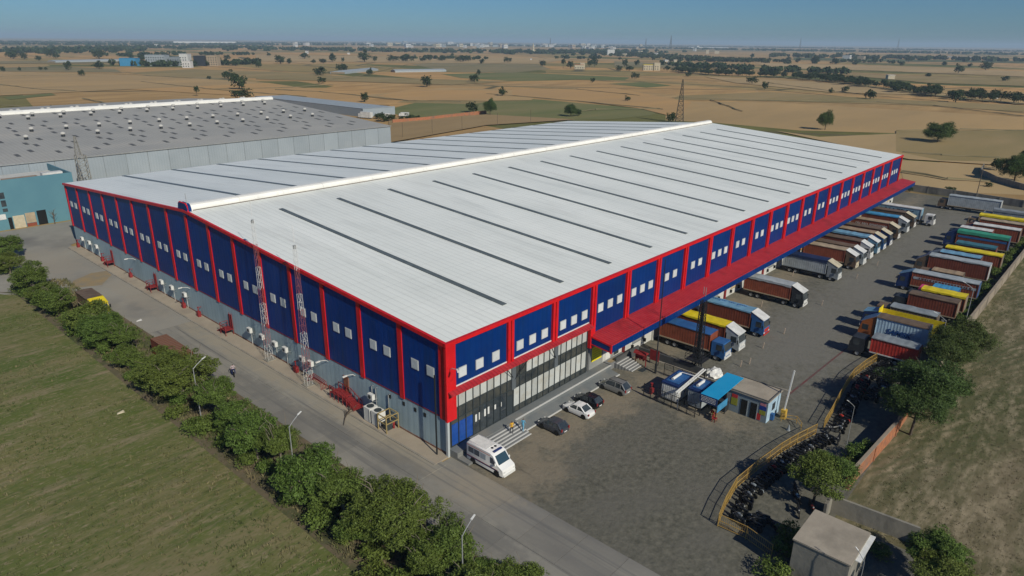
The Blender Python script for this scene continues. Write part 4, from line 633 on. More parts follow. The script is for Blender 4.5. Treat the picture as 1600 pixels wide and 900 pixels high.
def truck(x,yf,rz,L,label,body='rust',roof='lblue',cab='blue',defl='white',top=3.95,kind='container',over=.0,bz=1.25,front='white',base='ltan',cabh=2.95,sag=True,stripe=None,gap=.25,rear=None,w=2.45,defl_len=None,group='parked goods trucks',name='goods_truck',bodylen=None):
    """origin mid-length on the ground; front at local +y"""
    t=thing(name,label,'truck',(x,yf-(L/2)*(1 if rz==0 else -1),.068),rz,group)
    h=w/2; y0=-L/2; yc=L/2-2.15; y1=yc-gap
    if bodylen: y0=y1-bodylen
    MB().box(-.5,.5,-L/2+.3,L/2-.4,.72,1.0).box(-h+.08,h-.08,y0+.1,y1-.05,1.0,bz-.02).build('chassis',m_black,t)
    for yy in ([L/2-1.35,-L/2+1.5,-L/2+2.75] if L>8 else [L/2-1.35,-L/2+1.6]):
        for s in (-1,1): wheel(.52,.34,t,(s*(h-.26),yy,.52))
    if L>10.5:
        for s in (-1,1): wheel(.52,.34,t,(s*(h-.26),L/2-3.4,.52))
    for s in (-1,1): B(s*(h-.32),s*(h-.02),-.9,.5,.6,1.0).build('fuel_tank' if s>0 else 'tool_box',m_darksteel,t)
    mb_=P_(body)
    if kind in('container','tarp'):
        mb=MB(); mb.box(-h+.05,h-.05,y0+.05,y1-.05,bz,top-.03)
        for s in (-1,1): corrugated(mb,s*h,y0+.1,y1-.1,bz+.12,top-.14,s)
        for s in (-1,1):
            for yy in (y0,y1-.1): mb.box(s*h-.06,s*h+.06,yy,yy+.1,bz,top)
            mb.box(s*h-.05,s*h+.05,y0,y1,top-.14,top)
        bo=mb.build('cargo_body',mb_,t)
        for s in (-1,1): B(s*h-.03,s*(h+.07),y0,y1,bz-.05,bz+.13).build('side_rail',P_(base),bo)
        B(-h+.04,h-.04,y0-.05,y0,bz+.05,top-.06).build('rear_door',P_(rear or body),bo)
        for xx in (-.6,.6): MB().bar((xx,y0-.08,bz+.1),(xx,y0-.08,top-.1),.05).build('lock_bar',m_steel,bo)
        if stripe: 
            for s in (-1,1): B(s*(h+.012),s*(h+.03),y0+.3,y1-.3,(bz+top)/2+.05,(bz+top)/2+.5).build('side_stripe',P_(stripe),bo)
        if roof:
            n=12; mb=MB(); rr=random.Random(int(x*7)); vs=[];
            ys=[y0-.03+(y1-y0+.06)*i/n for i in range(n+1)]
            prof=[(-h-.09,-.09-over),(-h-.07,.03),(-.6,.10),(0,.12),(.6,.10),(h+.07,.03),(h+.09,-.09-over)]
            for yy in ys:
                j=rr.uniform(-.035,.035) if sag else 0; jo=rr.uniform(-.10,.06) if sag and over else 0
                for q,(a,b) in enumerate(prof): vs.append((a,yy,top+b+(j if 0<q<6 else jo)))
            k=len(prof); fs=[(i*k+q,i*k+q+1,(i+1)*k+q+1,(i+1)*k+q) for i in range(n) for q in range(k-1)]
            mb.add(vs,fs); mb.build('tarpaulin' if kind=='tarp' else 'roof_sheet',P_(roof),bo)
    else:   # open flat body
        mb=MB().box(-h,h,y0,y1,bz,bz+.12); bo=mb.build('flat_bed',P_(body),t)
        for s in (-1,1): B(s*(h-.06),s*h,y0,y1,bz,top).build('side_board',P_(base),bo)
        B(-h,h,y0,y0+.07,bz,top).build('tail_board',P_(base),bo); B(-h,h,y1-.07,y1,bz,top+.6).build('head_board',P_(base),bo)
        if roof: 
            mb=MB().hexa([(-h+.1,y0+.1,bz+.1),(h-.1,y0+.1,bz+.1),(h-.1,y1-.1,bz+.1),(-h+.1,y1-.1,bz+.1)],[(-h+.1,y0+.1,top+.02),(h-.1,y0+.1,top+.02),(h-.1,y1-.1,top+.02),(-h+.1,y1-.1,top+.02)]); mb.build('load_cover',P_(roof),bo)
    # cab
    ch=cabh; cw=h-.06; fr=L/2
    prof=[(yc,.75),(yc,ch),(fr-.35,ch),(fr-.05,1.75),(fr,1.6),(fr,.6),(fr-.3,.55),(fr-.8,.75)]
    cb=MB().prism([(a,b) for a,b in prof],0,-cw,cw).build('cab',P_(cab),t)
    MB().hexa([(-cw+.12,fr-.04,1.78),(cw-.12,fr-.04,1.78),(cw-.12,fr-.0,1.78),(-cw+.12,fr-.0,1.78)],[(-cw+.12,fr-.33,ch-.18),(cw-.12,fr-.33,ch-.18),(cw-.12,fr-.26,ch-.16),(-cw+.12,fr-.26,ch-.16)]).build('windscreen',m_glass,cb)
    for s in (-1,1):
        B(s*cw,s*(cw+.015),yc+.75,fr-.5,1.75,ch-.3).build('side_window',m_glass,cb)
        B(s*(cw-.42),s*(cw-.08),fr-.01,fr+.04,.85,1.05).build('headlight',m_white,cb)
        MB().bar((s*cw,fr-.25,2.1),(s*(cw+.25),fr-.15,2.1),.04).box(s*(cw+.15),s*(cw+.33),fr-.2,fr-.12,1.7,2.3).build('mirror',m_black,cb)
    B(-cw,cw,fr-.02,fr+.08,.5,.82).build('bumper',P_(front),cb)
    B(-cw+.3,cw-.3,fr-.005,fr+.02,.95,1.6).build('grille',P_(front),cb)
    if defl:
        z1=top+.1; ya=yc-gap*.7; yb=fr-.25
        d=MB().hexa([(-cw,ya,ch+.02),(cw,ya,ch+.02),(cw,yb,ch+.02),(-cw,yb,ch+.02)],[(-cw,ya,z1-.06),(cw,ya,z1-.06),(cw,yb,ch+.08),(-cw,yb,ch+.08)]).build('deflector_cheek',P_(cab),cb)
        MB().hexa([(-cw-.06,ya,z1-.04),(cw+.06,ya,z1-.04),(cw+.06,yb+.1,ch+.06),(-cw-.06,yb+.1,ch+.06)],[(-cw-.06,ya,z1+.02),(cw+.06,ya,z1+.02),(cw+.06,yb+.1,ch+.12),(-cw-.06,yb+.1,ch+.12)]).build('wind_deflector',P_(defl),d)
    return t,bo,y0,y1
PI=math.pi
# dock row: fronts face -y
tk={}
def dock(k,x,yf,L,label,**kw): tk[k]=truck(x+1.23,yf,PI,L,label,group='trucks backed up to the loading docks',**kw)
dock(1,43.7,-12.3,10.9,'rust container truck with blue roof sheet and blue cab, nearest the guard cabin',body='rust',roof='blue',cab='blue',defl=None,top=3.9,over=.0,front='white')
dock(2,48.1,-12.5,11.0,'rust truck with bright yellow roof sheet and white deflector, second from the office',body='rust2',roof='yellow',cab='lgrey',defl='white',top=3.95,kind='tarp',over=.1)
dock(3,56.3,-12.9,11.2,'rust truck whose light blue tarpaulin carries dark blue script',body='rust2',roof='lblue',cab='blue',defl='white',kind='tarp',over=.05,front='red')
dock(4,73.5,-12.8,11.0,'rust truck with pale sheet roof standing alone in the dock row',body='rust',roof='lgrey',cab='dark',defl='white',kind='tarp',over=.25,front='white')
dock(5,93.2,-12.4,11.0,'silver grey truck with dark navy tarpaulin and cream visor',body='lgrey',roof='navy',cab='grey',defl='cream',kind='tarp',over=.45,front='white',base='grey')
dock(6,103.6,-12.6,10.9,'rust container truck with tan roof and white wedge beyond the silver grey truck',body='rust',roof='ltan',cab='brown',defl='white',front='cream')
dock(65,107.3,-13.0,11.2,'dull grey roofed truck with square white visor behind the tan roofed rust truck',body='brown',roof='brown',cab='lgrey',defl='white')
dock(7,113.0,-12.8,10.8,'rust truck with cream roof strip and white box cab',body='rust2',roof='brown',cab='white',defl='white',front='white',stripe=None)
dock(8,118.2,-12.8,10.8,'truck with long light blue roof sheet and white and blue cab in the dock row',body='rust2',roof='lblue',cab='lblue',defl='white',kind='tarp',over=.2)
dock(9,122.6,-12.9,10.9,'rust truck with tan roof and cream visor between two blue cabs',body='rust',roof='tan',cab='blue',defl='cream')
dock(95,127.3,-13.0,10.9,'dark rust truck with brown roof, navy cab and cream visor',body='rust',roof='brown',cab='dblue',defl='cream')
dock(10,135.0,-12.8,11.0,'red brown truck with white lettering along its side',body='rust',roof='tan',cab='brown',defl='cream')
dock(11,143.3,-12.8,10.8,'truck with bright blue roof and white visor beyond the lettered truck',body='rust2',roof='skyb',cab='lgrey',defl='white',kind='tarp',over=.1)
dock(12,150.0,-12.8,10.8,'brown roofed truck with cream visor, farthest of the dock row',body='brown',roof='brown',cab='brown',defl='cream')
# script on the light blue tarpaulin, lettering on the red brown truck
m_script=mat('script_ink',(.01,.06,.22),.6)
t,bo,y0,y1=tk[3]
rr=random.Random(8); mb=MB(); y=y0+.7
while y<y1-1.6:
    hh=rr.uniform(.12,.28); big=rr.random()<.18
    pts=[(-.5+.05*math.sin(k*1.3),y+k*.09,4.1) for k in range(3)]
    a=-.55; s=(.8 if big else .35)
    mb.tube([(a,y,4.12),(a+s,y+.12,4.12),(a+s*.4,y+.22,4.12),(a+.05,y+.34,4.12)],.04,4); y+=.4 if rr.random()<.82 else .75
mb.build('roof_script',m_script,bo)
t,bo,y0,y1=tk[10]
mb=MB(); y=y0+1.2; rr=random.Random(2)
for k in range(13):
    w=rr.uniform(.28,.42); z=3.0
    mb.box(1.235,1.26,y,y+.08,z-.25,z+.2); mb.box(1.235,1.26,y+w-.08,y+w,z-.25,z+.2)
    if k%3!=1: mb.box(1.235,1.26,y,y+w,z+.14,z+.2)
    if k%2: mb.box(1.235,1.26,y,y+w,z-.25,z-.18)
    y+=w+.16+(.3 if k in (1,4) else 0)
mb.build('side_lettering',m_white,bo)
# the container lorry pulled out beyond the row
t,bo,y0,y1=truck(157.6,-15.9,PI,15.5,'long blue grey container lorry with dark lettering and a white cab',body='maersk',roof='white',cab='white',defl=None,top=4.1,front='white',gap=1.0,base='brown',group='trucks at the far end of the yard',name='container_lorry')
me=text_mesh('MAERSK',1.75,mat('navy_letters',(.008,.02,.06),.6),extr=.012,bold=.02)
o=link('side_lettering',me,bo); o.rotation_euler=(PI/2,0,PI/2); o.location=(1.27,-.4-.2,2.75); o.scale=(1.12,1,1)
for s in (-1,1):
    B(s*1.2,s*1.3,y0,y1,3.95,4.16).build('white_edge',P_('white'),bo); B(s*1.2,s*1.3,y1-.15,y1,1.3,4.1).build('white_edge',P_('white'),bo)
# wall side row: fronts face +y, tails towards the boundary wall
tr={}
def wrow(k,x,yf,L,label,**kw): tr[k]=truck(x+1.23,yf,0,L,label,group='trucks parked along the boundary wall',**kw)
wrow(1,60.0,-24.6,9.3,'short bright red container truck, nearest in the wall side row',body='red',roof='grey',cab='dark',defl=None,top=3.6,front='dark',base='white',bodylen=6.2,gap=.8)
wrow(2,67.3,-23.8,9.6,'pale blue corrugated container truck with dark blue lettering',body='pblue',roof='brown',cab='orange',defl='lblue',top=4.3,front='orange')
wrow(3,72.0,-22.8,11.8,'open bodied truck with yellow edged side boards and light blue visor',body='brown',roof=None,cab='dblue',defl='lblue',top=3.5,kind='flat',base='yellow')
wrow(4,76.8,-23.4,9.3,'low grey roofed trailer truck with dark cab behind the open bodied truck',body='brown',roof='grey',cab='brown',defl=None,top=3.3)
wrow(5,84.0,-24.4,9.8,'rust container truck with brown roof standing one before a yellow roofed truck',body='rust2',roof='brown',cab='dark',defl=None,rear='tan')
wrow(6,88.1,-25.4,9.2,'yellow roofed truck, the nearest yellow one in the wall side row',body='rust',roof='yellow',cab='dark',defl=None,kind='tarp',over=.15,rear='tan')
wrow(65,92.0,-26.4,6.4,'small truck with blue cover and a pink edge between the yellow and the striped truck',body='blue',roof='skyb',cab='pink',defl=None,top=3.6,kind='tarp',over=.2)
wrow(7,97.6,-21.8,13.2,'long rust truck with a white lettered stripe and blue tail',body='rust',roof='lgrey',cab='dblue',defl='lblue',top=4.0,stripe='lgrey',rear='blue')
wrow(8,103.9,-23.8,7.6,'low tan roofed truck beside the striped truck',body='brown',roof='tan',cab='brown',defl=None,top=3.3)
wrow(9,110.6,-21.8,12.8,'tall rust container truck with pale grey roof and white tail',body='rust2',roof='lgrey',cab='brown',defl='grey',top=4.4,rear='white',kind='tarp',over=.05)
wrow(10,116.5,-22.6,9.6,'blue roofed truck squeezed before the long yellow one',body='rust2',roof='lblue',cab='grey',defl='grey',top=4.0,kind='tarp')
wrow(11,121.4,-22.6,12.6,'long yellow roofed truck, second yellow one along the wall',body='rust',roof='yellow',cab='dark',defl=None,top=4.0,kind='tarp',over=.1,rear='tan')
wrow(12,128.0,-23.4,9.8,'brown truck with faded blue patched tarpaulin',body='rust',roof='teal',cab='dark',defl=None,top=3.8,kind='tarp',over=.25)
wrow(13,137.8,-21.8,12.4,'truck with bright green roof sheet and royal blue tail',body='rust2',roof='green',cab='dblue',defl='dblue',top=4.3,kind='tarp',over=.5,rear='blue',stripe='blue')
wrow(14,148.0,-23.2,11.8,'truck with chalk white roof and orange front cap',body='rust',roof='white',cab='dblue',defl='orange',top=4.2,rear='tan')
wrow(145,143.2,-21.4,8.8,'rust truck with short white roof tucked beyond the green one',body='rust',roof='white',cab='dark',defl=None,top=4.0)
wrow(15,161.0,-22.4,12.0,'yellow roofed truck farthest along the wall side row',body='tan',roof='yellow',cab='tan',defl=None,top=4.1,kind='tarp',over=.3)
wrow(155,156.0,-23.4,11.8,'tan roofed rust truck before the farthest yellow one',body='rust',roof='ltan',cab='brown',defl=None,top=4.0)
wrow(16,170.5,-24.0,11.4,'grey tarpaulined truck at the end of the wall side row',body='grey',roof='grey',cab='grey',defl=None,top=4.1,kind='tarp',over=.4,rear='white')
wrow(17,182.0,-11.6,15.0,'plain light grey container lorry with brown cab at the yard end',body='lgrey',roof='lgrey',cab='brown',defl=None,top=4.2,rear='white')
t,bo,y0,y1=tr[2]
me=text_mesh('SAMSK',1.15,m_script,extr=.01,bold=.03,shear=.25)
o=link('side_lettering',me,bo); o.rotation_euler=(PI/2,0,-PI/2); o.location=(-1.27,-.9,2.4)
t,bo,y0,y1=tr[7]
mb=MB(); y=y0+1.0; rr=random.Random(6)
while y<y1-1.2:
    w=rr.uniform(.15,.4); mb.box(-1.275,-1.255,y,y+w,2.75,3.05); y+=w+rr.uniform(.1,.3)
mb.build('side_lettering',m_rust,bo)
# rust container and small box truck behind the hedge
t=thing('shipping_container','rust red shipping container with ribbed roof half hidden by the biggest hedge tree','container',(-10.7,47.2,.06))
mb=MB(); mb.box(-1.15,1.15,-4.4,4.4,.15,2.5)
for s in (-1,1): corrugated(mb,s*1.2,-4.4,4.4,.15,2.5,s)
mb.build('container_body',m_rust,t)
for i in range(15): B(-1.15,1.15,-4.3+i*.6,-4.0+i*.6,2.5,2.57).build('roof_rib',mat('roof_rib_brown',(.16,.09,.06),.8) if 'roof_rib_brown' not in bpy.data.materials else bpy.data.materials['roof_rib_brown'],t)
for x in (-.55,.55): B(x-.5,x+.5,-4.48,-4.42,.25,2.45).build('door',m_rust,t)
truck(-11.9,71.5,PI,8.0,'brown box truck with a bright yellow front panel behind the hedge',body='brown',roof='brown',cab='yellow',defl='yellow',top=3.2,cabh=2.6,group='goods trucks on the road verge')

t=thing('fallen_branch','dry fallen branch with brown twigs on the pavement before the condensers','branch',(-2.6,15.6,.16),.5)
rr=random.Random(5); mb=MB().tube([(-2.4,-.6,.05),(-1.0,-.1,.12),(.2,.1,.2),(1.2,.3,.1)],[.03,.06,.08,.05],5)
for k in range(26):
    a=rr.uniform(-1.2,1.2); x=rr.uniform(-.6,1.0); l=rr.uniform(.5,1.3); mb.tube([(x,.1,.15),(x+math.cos(a)*l,.1+math.sin(a)*l,.15+rr.uniform(-.08,.5))],[.03,.01],4)
mb.build('bough',m_bark,t)
# ---------------------------------------------------------------- cars, ambulance
def loft(sections,mats_idx=0,close=True):
    mb=MB(); n=len(sections[0]); b=0
    vs=[p for s in sections for p in s]
    fs=[(i*n+k,i*n+(k+1)%n,(i+1)*n+(k+1)%n,(i+1)*n+k) for i in range(len(sections)-1) for k in range(n)]
    fs+= [tuple(range(n))[::-1],tuple(range((len(sections)-1)*n,len(sections)*n))]
    return mb.add(vs,fs)
def car(x,yf,label,paintm,kind='hatch'):
    """nose at +y"""
    L={'hatch':3.85,'sedan':4.2,'mpv':4.45}[kind]; H={'hatch':1.5,'sedan':1.45,'mpv':1.68}[kind]
    t=thing('parked_car',label,'car',(x,yf-L/2,.07),0,'cars parked in front of the office')
    w=.84; f=L/2; b=-L/2; belt=.92 if kind!='mpv' else 1.0
    def sec(y,wd,z0,z1,r=.12): return [(-wd+.05,y,z0),(wd-.05,y,z0),(wd,y,z0+.16),(wd,y,(z0+z1)/2),(wd-.04,y,z1-.07),(wd-.16,y,z1),(-wd+.16,y,z1),(-wd+.04,y,z1-.07),(-wd,y,(z0+z1)/2),(-wd,y,z0+.16)]
    tail=belt if kind!='sedan' else .95
    S_=[sec(f,w*.72,.34,.62),sec(f-.12,w*.88,.24,.72),sec(f-.45,w*.97,.2,.80),sec(f-1.0,w,.2,belt-.02),sec(0,w,.2,belt),sec(b+.9,w,.2,tail+.02),sec(b+.35,w*.97,.22,tail),sec(b+.08,w*.9,.28,tail-.08),sec(b,w*.8,.36,tail-.25)]
    body=loft(S_).build('body',paintm,t,smooth=True)
    # cabin stations: (y, half width bottom, half width top, z top)
    if kind=='sedan': C=[(f-1.05,belt-.02),(f-1.75,H-.04),(f-2.3,H),(b+1.35,H-.03),(b+.62,belt+.02)]
    elif kind=='mpv': C=[(f-.85,belt-.02),(f-1.65,H-.06),(f-2.3,H),(b+.75,H-.04),(b+.12,belt+.02)]
    else: C=[(f-.95,belt-.02),(f-1.65,H-.05),(f-2.2,H),(b+.7,H-.05),(b+.14,belt+.02)]
    top=[];mb=MB()
    wb=w-.08; wt=w-.24
    for i in range(len(C)-1):
        (ya,za),(yb,zb)=C[i],C[i+1]
        A=lambda y,z:( [(-wt-(wb-wt)*(H-z)/(H-belt+.02),y,z),(wt+(wb-wt)*(H-z)/(H-belt+.02),y,z)] )
        a=A(ya,za); c=A(yb,zb)
        mb.add([(-wb,ya,belt-.03),(wb,ya,belt-.03),(wb,yb,belt-.03),(-wb,yb,belt-.03),a[0],a[1],c[1],c[0]],[(4,5,6,7),(0,4,7,3),(1,2,6,5)]+([(0,1,5,4)] if i==0 else [])+([(3,7,6,2)] if i==len(C)-2 else []))
    gl=mb.build('windows',m_glass,t)
    (y1,z1),(y2,z2),(y3,z3)=C[1],C[2],C[3]
    MB().add([(-wt-.02,y1+.05,z1+.012),(wt+.02,y1+.05,z1+.012),(wt+.02,y2,z2+.02),(-wt-.02,y2,z2+.02),(wt+.02,y3-.04,z3+.012),(-wt-.02,y3-.04,z3+.012),
        (-wt-.05,y1,z1-.05),(wt+.05,y1,z1-.05),(wt+.05,y2,z2-.05),(-wt-.05,y2,z2-.05),(wt+.05,y3,z3-.05),(-wt-.05,y3,z3-.05)],[(0,1,2,3),(3,2,4,5),(1,7,8,2),(2,8,10,4),(0,3,9,6),(3,5,11,9),(0,6,7,1),(5,4,10,11)]).build('roof',paintm,t,smooth=False)
    for s in (-1,1):
        mb=MB()
        mb.bar((s*(wb+.005),C[0][0],belt),(s*(wt+.03),y1,z1),.07); mb.bar((s*(wt+.03),y3,z3),(s*(wb+.005),C[-1][0],belt),.16,.06); ym=(y1+y3)/2-.05
        mb.bar((s*(wb+.005),ym,belt),(s*(wt+.03),ym,H-.02),.08); 
        if kind!='sedan': mb.bar((s*(wb+.005),(ym+y3)/2-.35,belt),(s*(wt+.03),(ym+y3)/2-.3,H-.02),.08)
        mb.build('pillar',paintm,gl)
        B(s*(w-.36),s*(w-.16),f-.2,f-.06,.58,.74).build('headlight',m_white,body); B(s*(w-.26),s*(w-.06),b+.0,b+.1,.66,.9 if kind=='sedan' else 1.02).build('tail_light',m_redp,body)
        B(s*(w),s*(w+.16),f-1.35,f-1.22,belt,belt+.13).build('mirror',paintm,body)
        for y in (f-.78,b+.78): wheel(.31,.2,t,(s*(w-.1),y,.31))
        for y in (f-.78,b+.78): MB().lathe([(0,0),(.37,0),(.37,.01),(0,.01)],(s*(w+.002) if s>0 else -w-.012,y,.33),16,0).build('wheel_arch',m_black,body)
    B(-.26,.26,b-.02,b+.03,.48,.6).build('number_plate',m_white,body)
    if kind=='mpv': MB().box(-.6,-.55,y3,y1,H+.03,H+.07).box(.55,.6,y3,y1,H+.03,H+.07).build('roof_rail',m_black,t)
    return t
p_white=mat('car_white',(.72,.72,.70),.25,coat=.6); p_black=mat('car_black',(.012,.014,.018),.25,coat=.6); p_dgrey=mat('car_dark_grey',(.045,.052,.065),.3,coat=.6); p_silver=mat('car_silver',(.24,.245,.24),.3,coat=.5,metal=.3)
car(12.45,-3.35,'dark grey hatchback with chrome tail trim, beside the two people on the steps',p_dgrey)
car(17.65,-3.15,'white saloon parked between a dark grey and a black hatchback',p_white,'sedan')
car(20.4,-2.85,'black hatchback parked next to the white saloon',p_black)
car(25.85,-2.95,'silver people carrier parked last before the side steps',p_silver,'mpv')
# ambulance
t=thing('ambulance','white high roofed ambulance van with tinted windows and a red and blue stripe','ambulance',(1.75,-5.0,.07),R(180))
L=5.6; w=1.0
pw=mat('ambulance_white',(.74,.74,.72),.35,coat=.4)
prof=[(-L/2,.4),(-L/2,2.35),(-L/2+.25,2.55),(L/2-1.9,2.55),(L/2-1.45,2.35),(L/2-.75,1.45),(L/2-.1,1.12),(L/2,.85),(L/2,.4),(L/2-.1,.3),(-L/2+.1,.3)]
secs=[]
for xx,sc in ((-w,.0),(-w,1),(w,1),(w,.0)): pass
def inset(pf,k): 
    c=(sum(p[0] for p in pf)/len(pf),sum(p[1] for p in pf)/len(pf)); return [((p[0]-c[0])*k+c[0],(p[1]-c[1])*k+c[1]) for p in pf]
secs=[[(-w,p[0],p[1]) for p in inset(prof,.965)],[(-w+.07,p[0],p[1]) for p in prof],[(w-.07,p[0],p[1]) for p in prof],[(w,p[0],p[1]) for p in inset(prof,.965)]]
body=loft(secs).build('body',pw,t,smooth=True)
MB().hexa([(-.84,L/2-.78,1.5),(.84,L/2-.78,1.5),(.84,L/2-.70,1.5),(-.84,L/2-.70,1.5)],[(-.78,L/2-1.42,2.28),(.78,L/2-1.42,2.28),(.78,L/2-1.36,2.32),(-.78,L/2-1.36,2.32)]).build('windscreen',mat('tinted_windscreen',(.03,.06,.08),.1,spec=.8),body)
m_tint=mat('blue_tinted_glass',(.03,.045,.075),.15,spec=.8)
for s in (-1,1):
    MB().prism([(L/2-.98,1.38),(L/2-1.52,2.1),(L/2-1.9,2.1),(L/2-1.9,1.38)],0,s*(w-.02),s*(w+.02)).build('side_window',m_tint,body)
    for a in (-L/2+.35,-L/2+1.25,-L/2+2.2): B(s*(w-.02),s*(w+.015),a,a+.82,1.36,2.04).build('side_window',m_tint if a<-1 else mat('curtained_glass',(.30,.34,.38),.3) if 'curtained_glass' not in bpy.data.materials else bpy.data.materials['curtained_glass'],body)
    B(s*w,s*(w+.012),-L/2+.1,L/2-.6,.72,.82).build('blue_stripe',P_('dblue'),body); B(s*w,s*(w+.012),-L/2+.1,L/2-.8,.84,.90).build('red_stripe',m_redp,body)
    B(s*w,s*(w+.013),-L/2+.1,L/2-1.9,2.2,2.24).build('roof_stripe',mat('orange_stripe',(.5,.12,.04),.6) if 'orange_stripe' not in bpy.data.materials else bpy.data.materials['orange_stripe'],body)
    B(s*(w-.35),s*(w-.1),L/2-.04,L/2+.02,.75,.95).build('headlight',m_white,body); B(s*(w),s*(w+.2),L/2-1.1,L/2-1.0,1.4,1.7).build('mirror',m_white,body)
    for y in (L/2-.95,-L/2+1.05):
        wheel(.36,.24,t,(s*(w-.1),y,.36)); MB().lathe([(0,0),(.42,0),(.42,.01),(0,.01)],(s*(w+.002) if s>0 else -w-.012,y,.4),16,0).build('wheel_arch',m_black,body)
B(-.62,.62,L/2-1.85,L/2-1.62,2.55,2.68).build('light_bar',mat('light_bar_dark',(.02,.04,.14),.3),body)
for x,y in ((-.4,.35),(.1,.35)): MB().lathe([(0,.07),(.14,.06),(.16,0)],(x,y,2.55),12).build('roof_fan',m_darksteel,body)
B(-.75,.75,-L/2+.2,.1,2.55,2.6).build('roof_panel',m_white,body); B(-.9,.9,L/2-.03,L/2+.08,.32,.6).build('bumper',m_white,body)
# ---------------------------------------------------------------- people
def person(loc,rz,label,joints,edges,radii,mats,zsplit,parentless=True,name='person',cat='person'):
    me=bpy.data.meshes.new(name); me.from_pydata([Vector(j) for j in joints],edges,[])
    o=bpy.data.objects.new('tmp',me); COL.objects.link(o)
    sk=o.modifiers.new('s','SKIN'); 
    for i,rr_ in enumerate(radii): me.skin_vertices[0].data[i].radius=(rr_,rr_*.85) if not hasattr(rr_,'__len__') else rr_
    me.skin_vertices[0].data[0].use_root=True; sk.use_smooth_shade=True
    ss_=o.modifiers.new('u','SUBSURF'); ss_.levels=1; ss_.render_levels=1
    m2=bpy.data.meshes.new_from_object(o.evaluated_get(bpy.context.evaluated_depsgraph_get())); bpy.data.objects.remove(o)
    m2.name=name; m2.materials.clear()
    for mm in mats: m2.materials.append(mm)
    for p in m2.polygons: p.material_index=zsplit(p.center)
    root=thing(name,label,cat,loc,rz)
    b=link('body',m2,root); return root
STAND=[(0,0,.95),(0,0,1.2),(0,0,1.42),(0,0,1.52),(0,.02,1.68),(-.1,0,.9),(-.11,.08,.5),(-.11,.0,.08),(-.11,.14,.05),(.1,0,.9),(.11,-.12,.5),(.11,-.22,.1),(.11,-.10,.05),(-.2,0,1.42),(-.26,-.05,1.15),(-.25,.1,.92),(-.25,.16,.84),(.2,0,1.42),(.26,.05,1.15),(.24,.2,.98),(.23,.27,.93)]
SE=[(0,1),(1,2),(2,3),(3,4),(0,5),(5,6),(6,7),(7,8),(0,9),(9,10),(10,11),(11,12),(2,13),(13,14),(14,15),(15,16),(2,17),(17,18),(18,19),(19,20)]
SR=[(.15,.11),(.14,.10),(.15,.10),.06,(.10,.115),.09,.065,.045,.04,.09,.065,.045,.04,.06,.045,.035,.04,.06,.045,.035,.04]
skin=mat('brown_skin',(.18,.09,.055),.6); hair=mat('black_hair',(.01,.01,.01),.6)
def zs(c):
    if c[2]>1.72 or (c[2]>1.6 and c[1]<.0): return 3
    if c[2]>1.49: return 2
    if abs(c[0])>.2 and c[2]<1.0: return 2
    if c[2]<.93 : return 1 if c[2]>.07 else 3
    return 0
pa=person((7.75,-2.75,.55),R(150),'person in a yellow top and dark trousers climbing the entrance steps',STAND,SE,SR,[mat('yellow_shirt',(.60,.33,.03),.8),mat('dark_trousers',(.015,.017,.022),.8),skin,hair],zs)
pb=person((9.25,-3.2,.42),R(-70),'person in pale blue clothes on the steps beside the dark grey car',STAND,SE,SR,[mat('sky_blue_cloth',(.10,.34,.52),.8),mat('sky_blue_trousers',(.13,.38,.55),.8),skin,hair],zs)
for rt,c in ((pa,(-.0,.07)),(pb,(0,.07))):
    MB().box(-.02,.0,.13,.15,1.62,1.64).box(-.05,-.02,.115,.13,1.66,1.68).box(.02,.05,.115,.13,1.66,1.68).box(-.03,.03,.115,.128,1.585,1.595).build('face_features',skin if False else hair,rt)
# ---------------------------------------------------------------- motorcycles
m_bike=mat('motorcycle_paint',(.014,.015,.018),.35,obvar=.5)
def make_bike(pm):
    t=thing('motorcycle','','motorcycle'); 
    for y,nm in ((.65,'wheel'),(-.65,'wheel')):
        MB().mi(0).lathe([(.22,-.05),(.30,-.05),(.31,0),(.30,.05),(.22,.05)],(0,y,.31),12,0).mi(1).lathe([(0,-.03),(.06,-.05),(.22,-.02)],(0,y,.31),8,0).lathe([(0,.03),(.06,.05),(.22,.02)],(0,y,.31),8,0).build('wheel',[m_tyre,m_darksteel],t)
    MB().tube([(0,.55,.78),(0,.32,.84),(0,.05,.80),(0,-.1,.72)],[.07,.15,.14,.08],8).build('fuel_tank',pm,t,smooth=True)
    MB().tube([(0,-.05,.76),(0,-.4,.78),(0,-.8,.86)],[.11,.13,.08],6).build('seat',m_black,t,smooth=True)
    MB().tube([(0,.65,.31),(0,.45,.85),(0,.42,.98)],.035,6).tube([(-.33,.3,1.02),(-.15,.42,1.0),(.15,.42,1.0),(.33,.3,1.02)],.022,5).build('handlebar_fork',m_darksteel,t)
    MB().box(-.12,.12,-.12,.28,.28,.62).bar((0,-.65,.31),(0,.0,.4),.06).tube([(.14,.2,.3),(.16,-.7,.36)],.045,6).build('engine',m_darksteel,t)
    MB().lathe([(0,.1),(.08,.07),(.09,0),(0,-.02)],(0,.48,.86),8,1).build('headlight',m_steel,t); MB().tube([(0,-.45,.7),(0,-.85,.72),(0,-1.0,.5)],[.05,.06,.03],5).build('rear_mudguard',pm,t)
    return t
bikes=[make_bike(m_bike),make_bike(P_('red')),make_bike(P_('grey')),make_bike(P_('lblue'))]
used=set()
O1=['first','second','third','fourth','fifth','sixth','seventh','eighth','ninth','tenth','eleventh','twelfth','thirteenth','fourteenth','fifteenth','sixteenth','seventeenth','eighteenth','nineteenth']
def ordn(i):
    if i<19: return O1[i]
    t=['twentieth','thirtieth','fortieth'][(i+1)//10-2]; return t if (i+1)%10==0 else t.replace('ieth','y')+' '+O1[i%10]
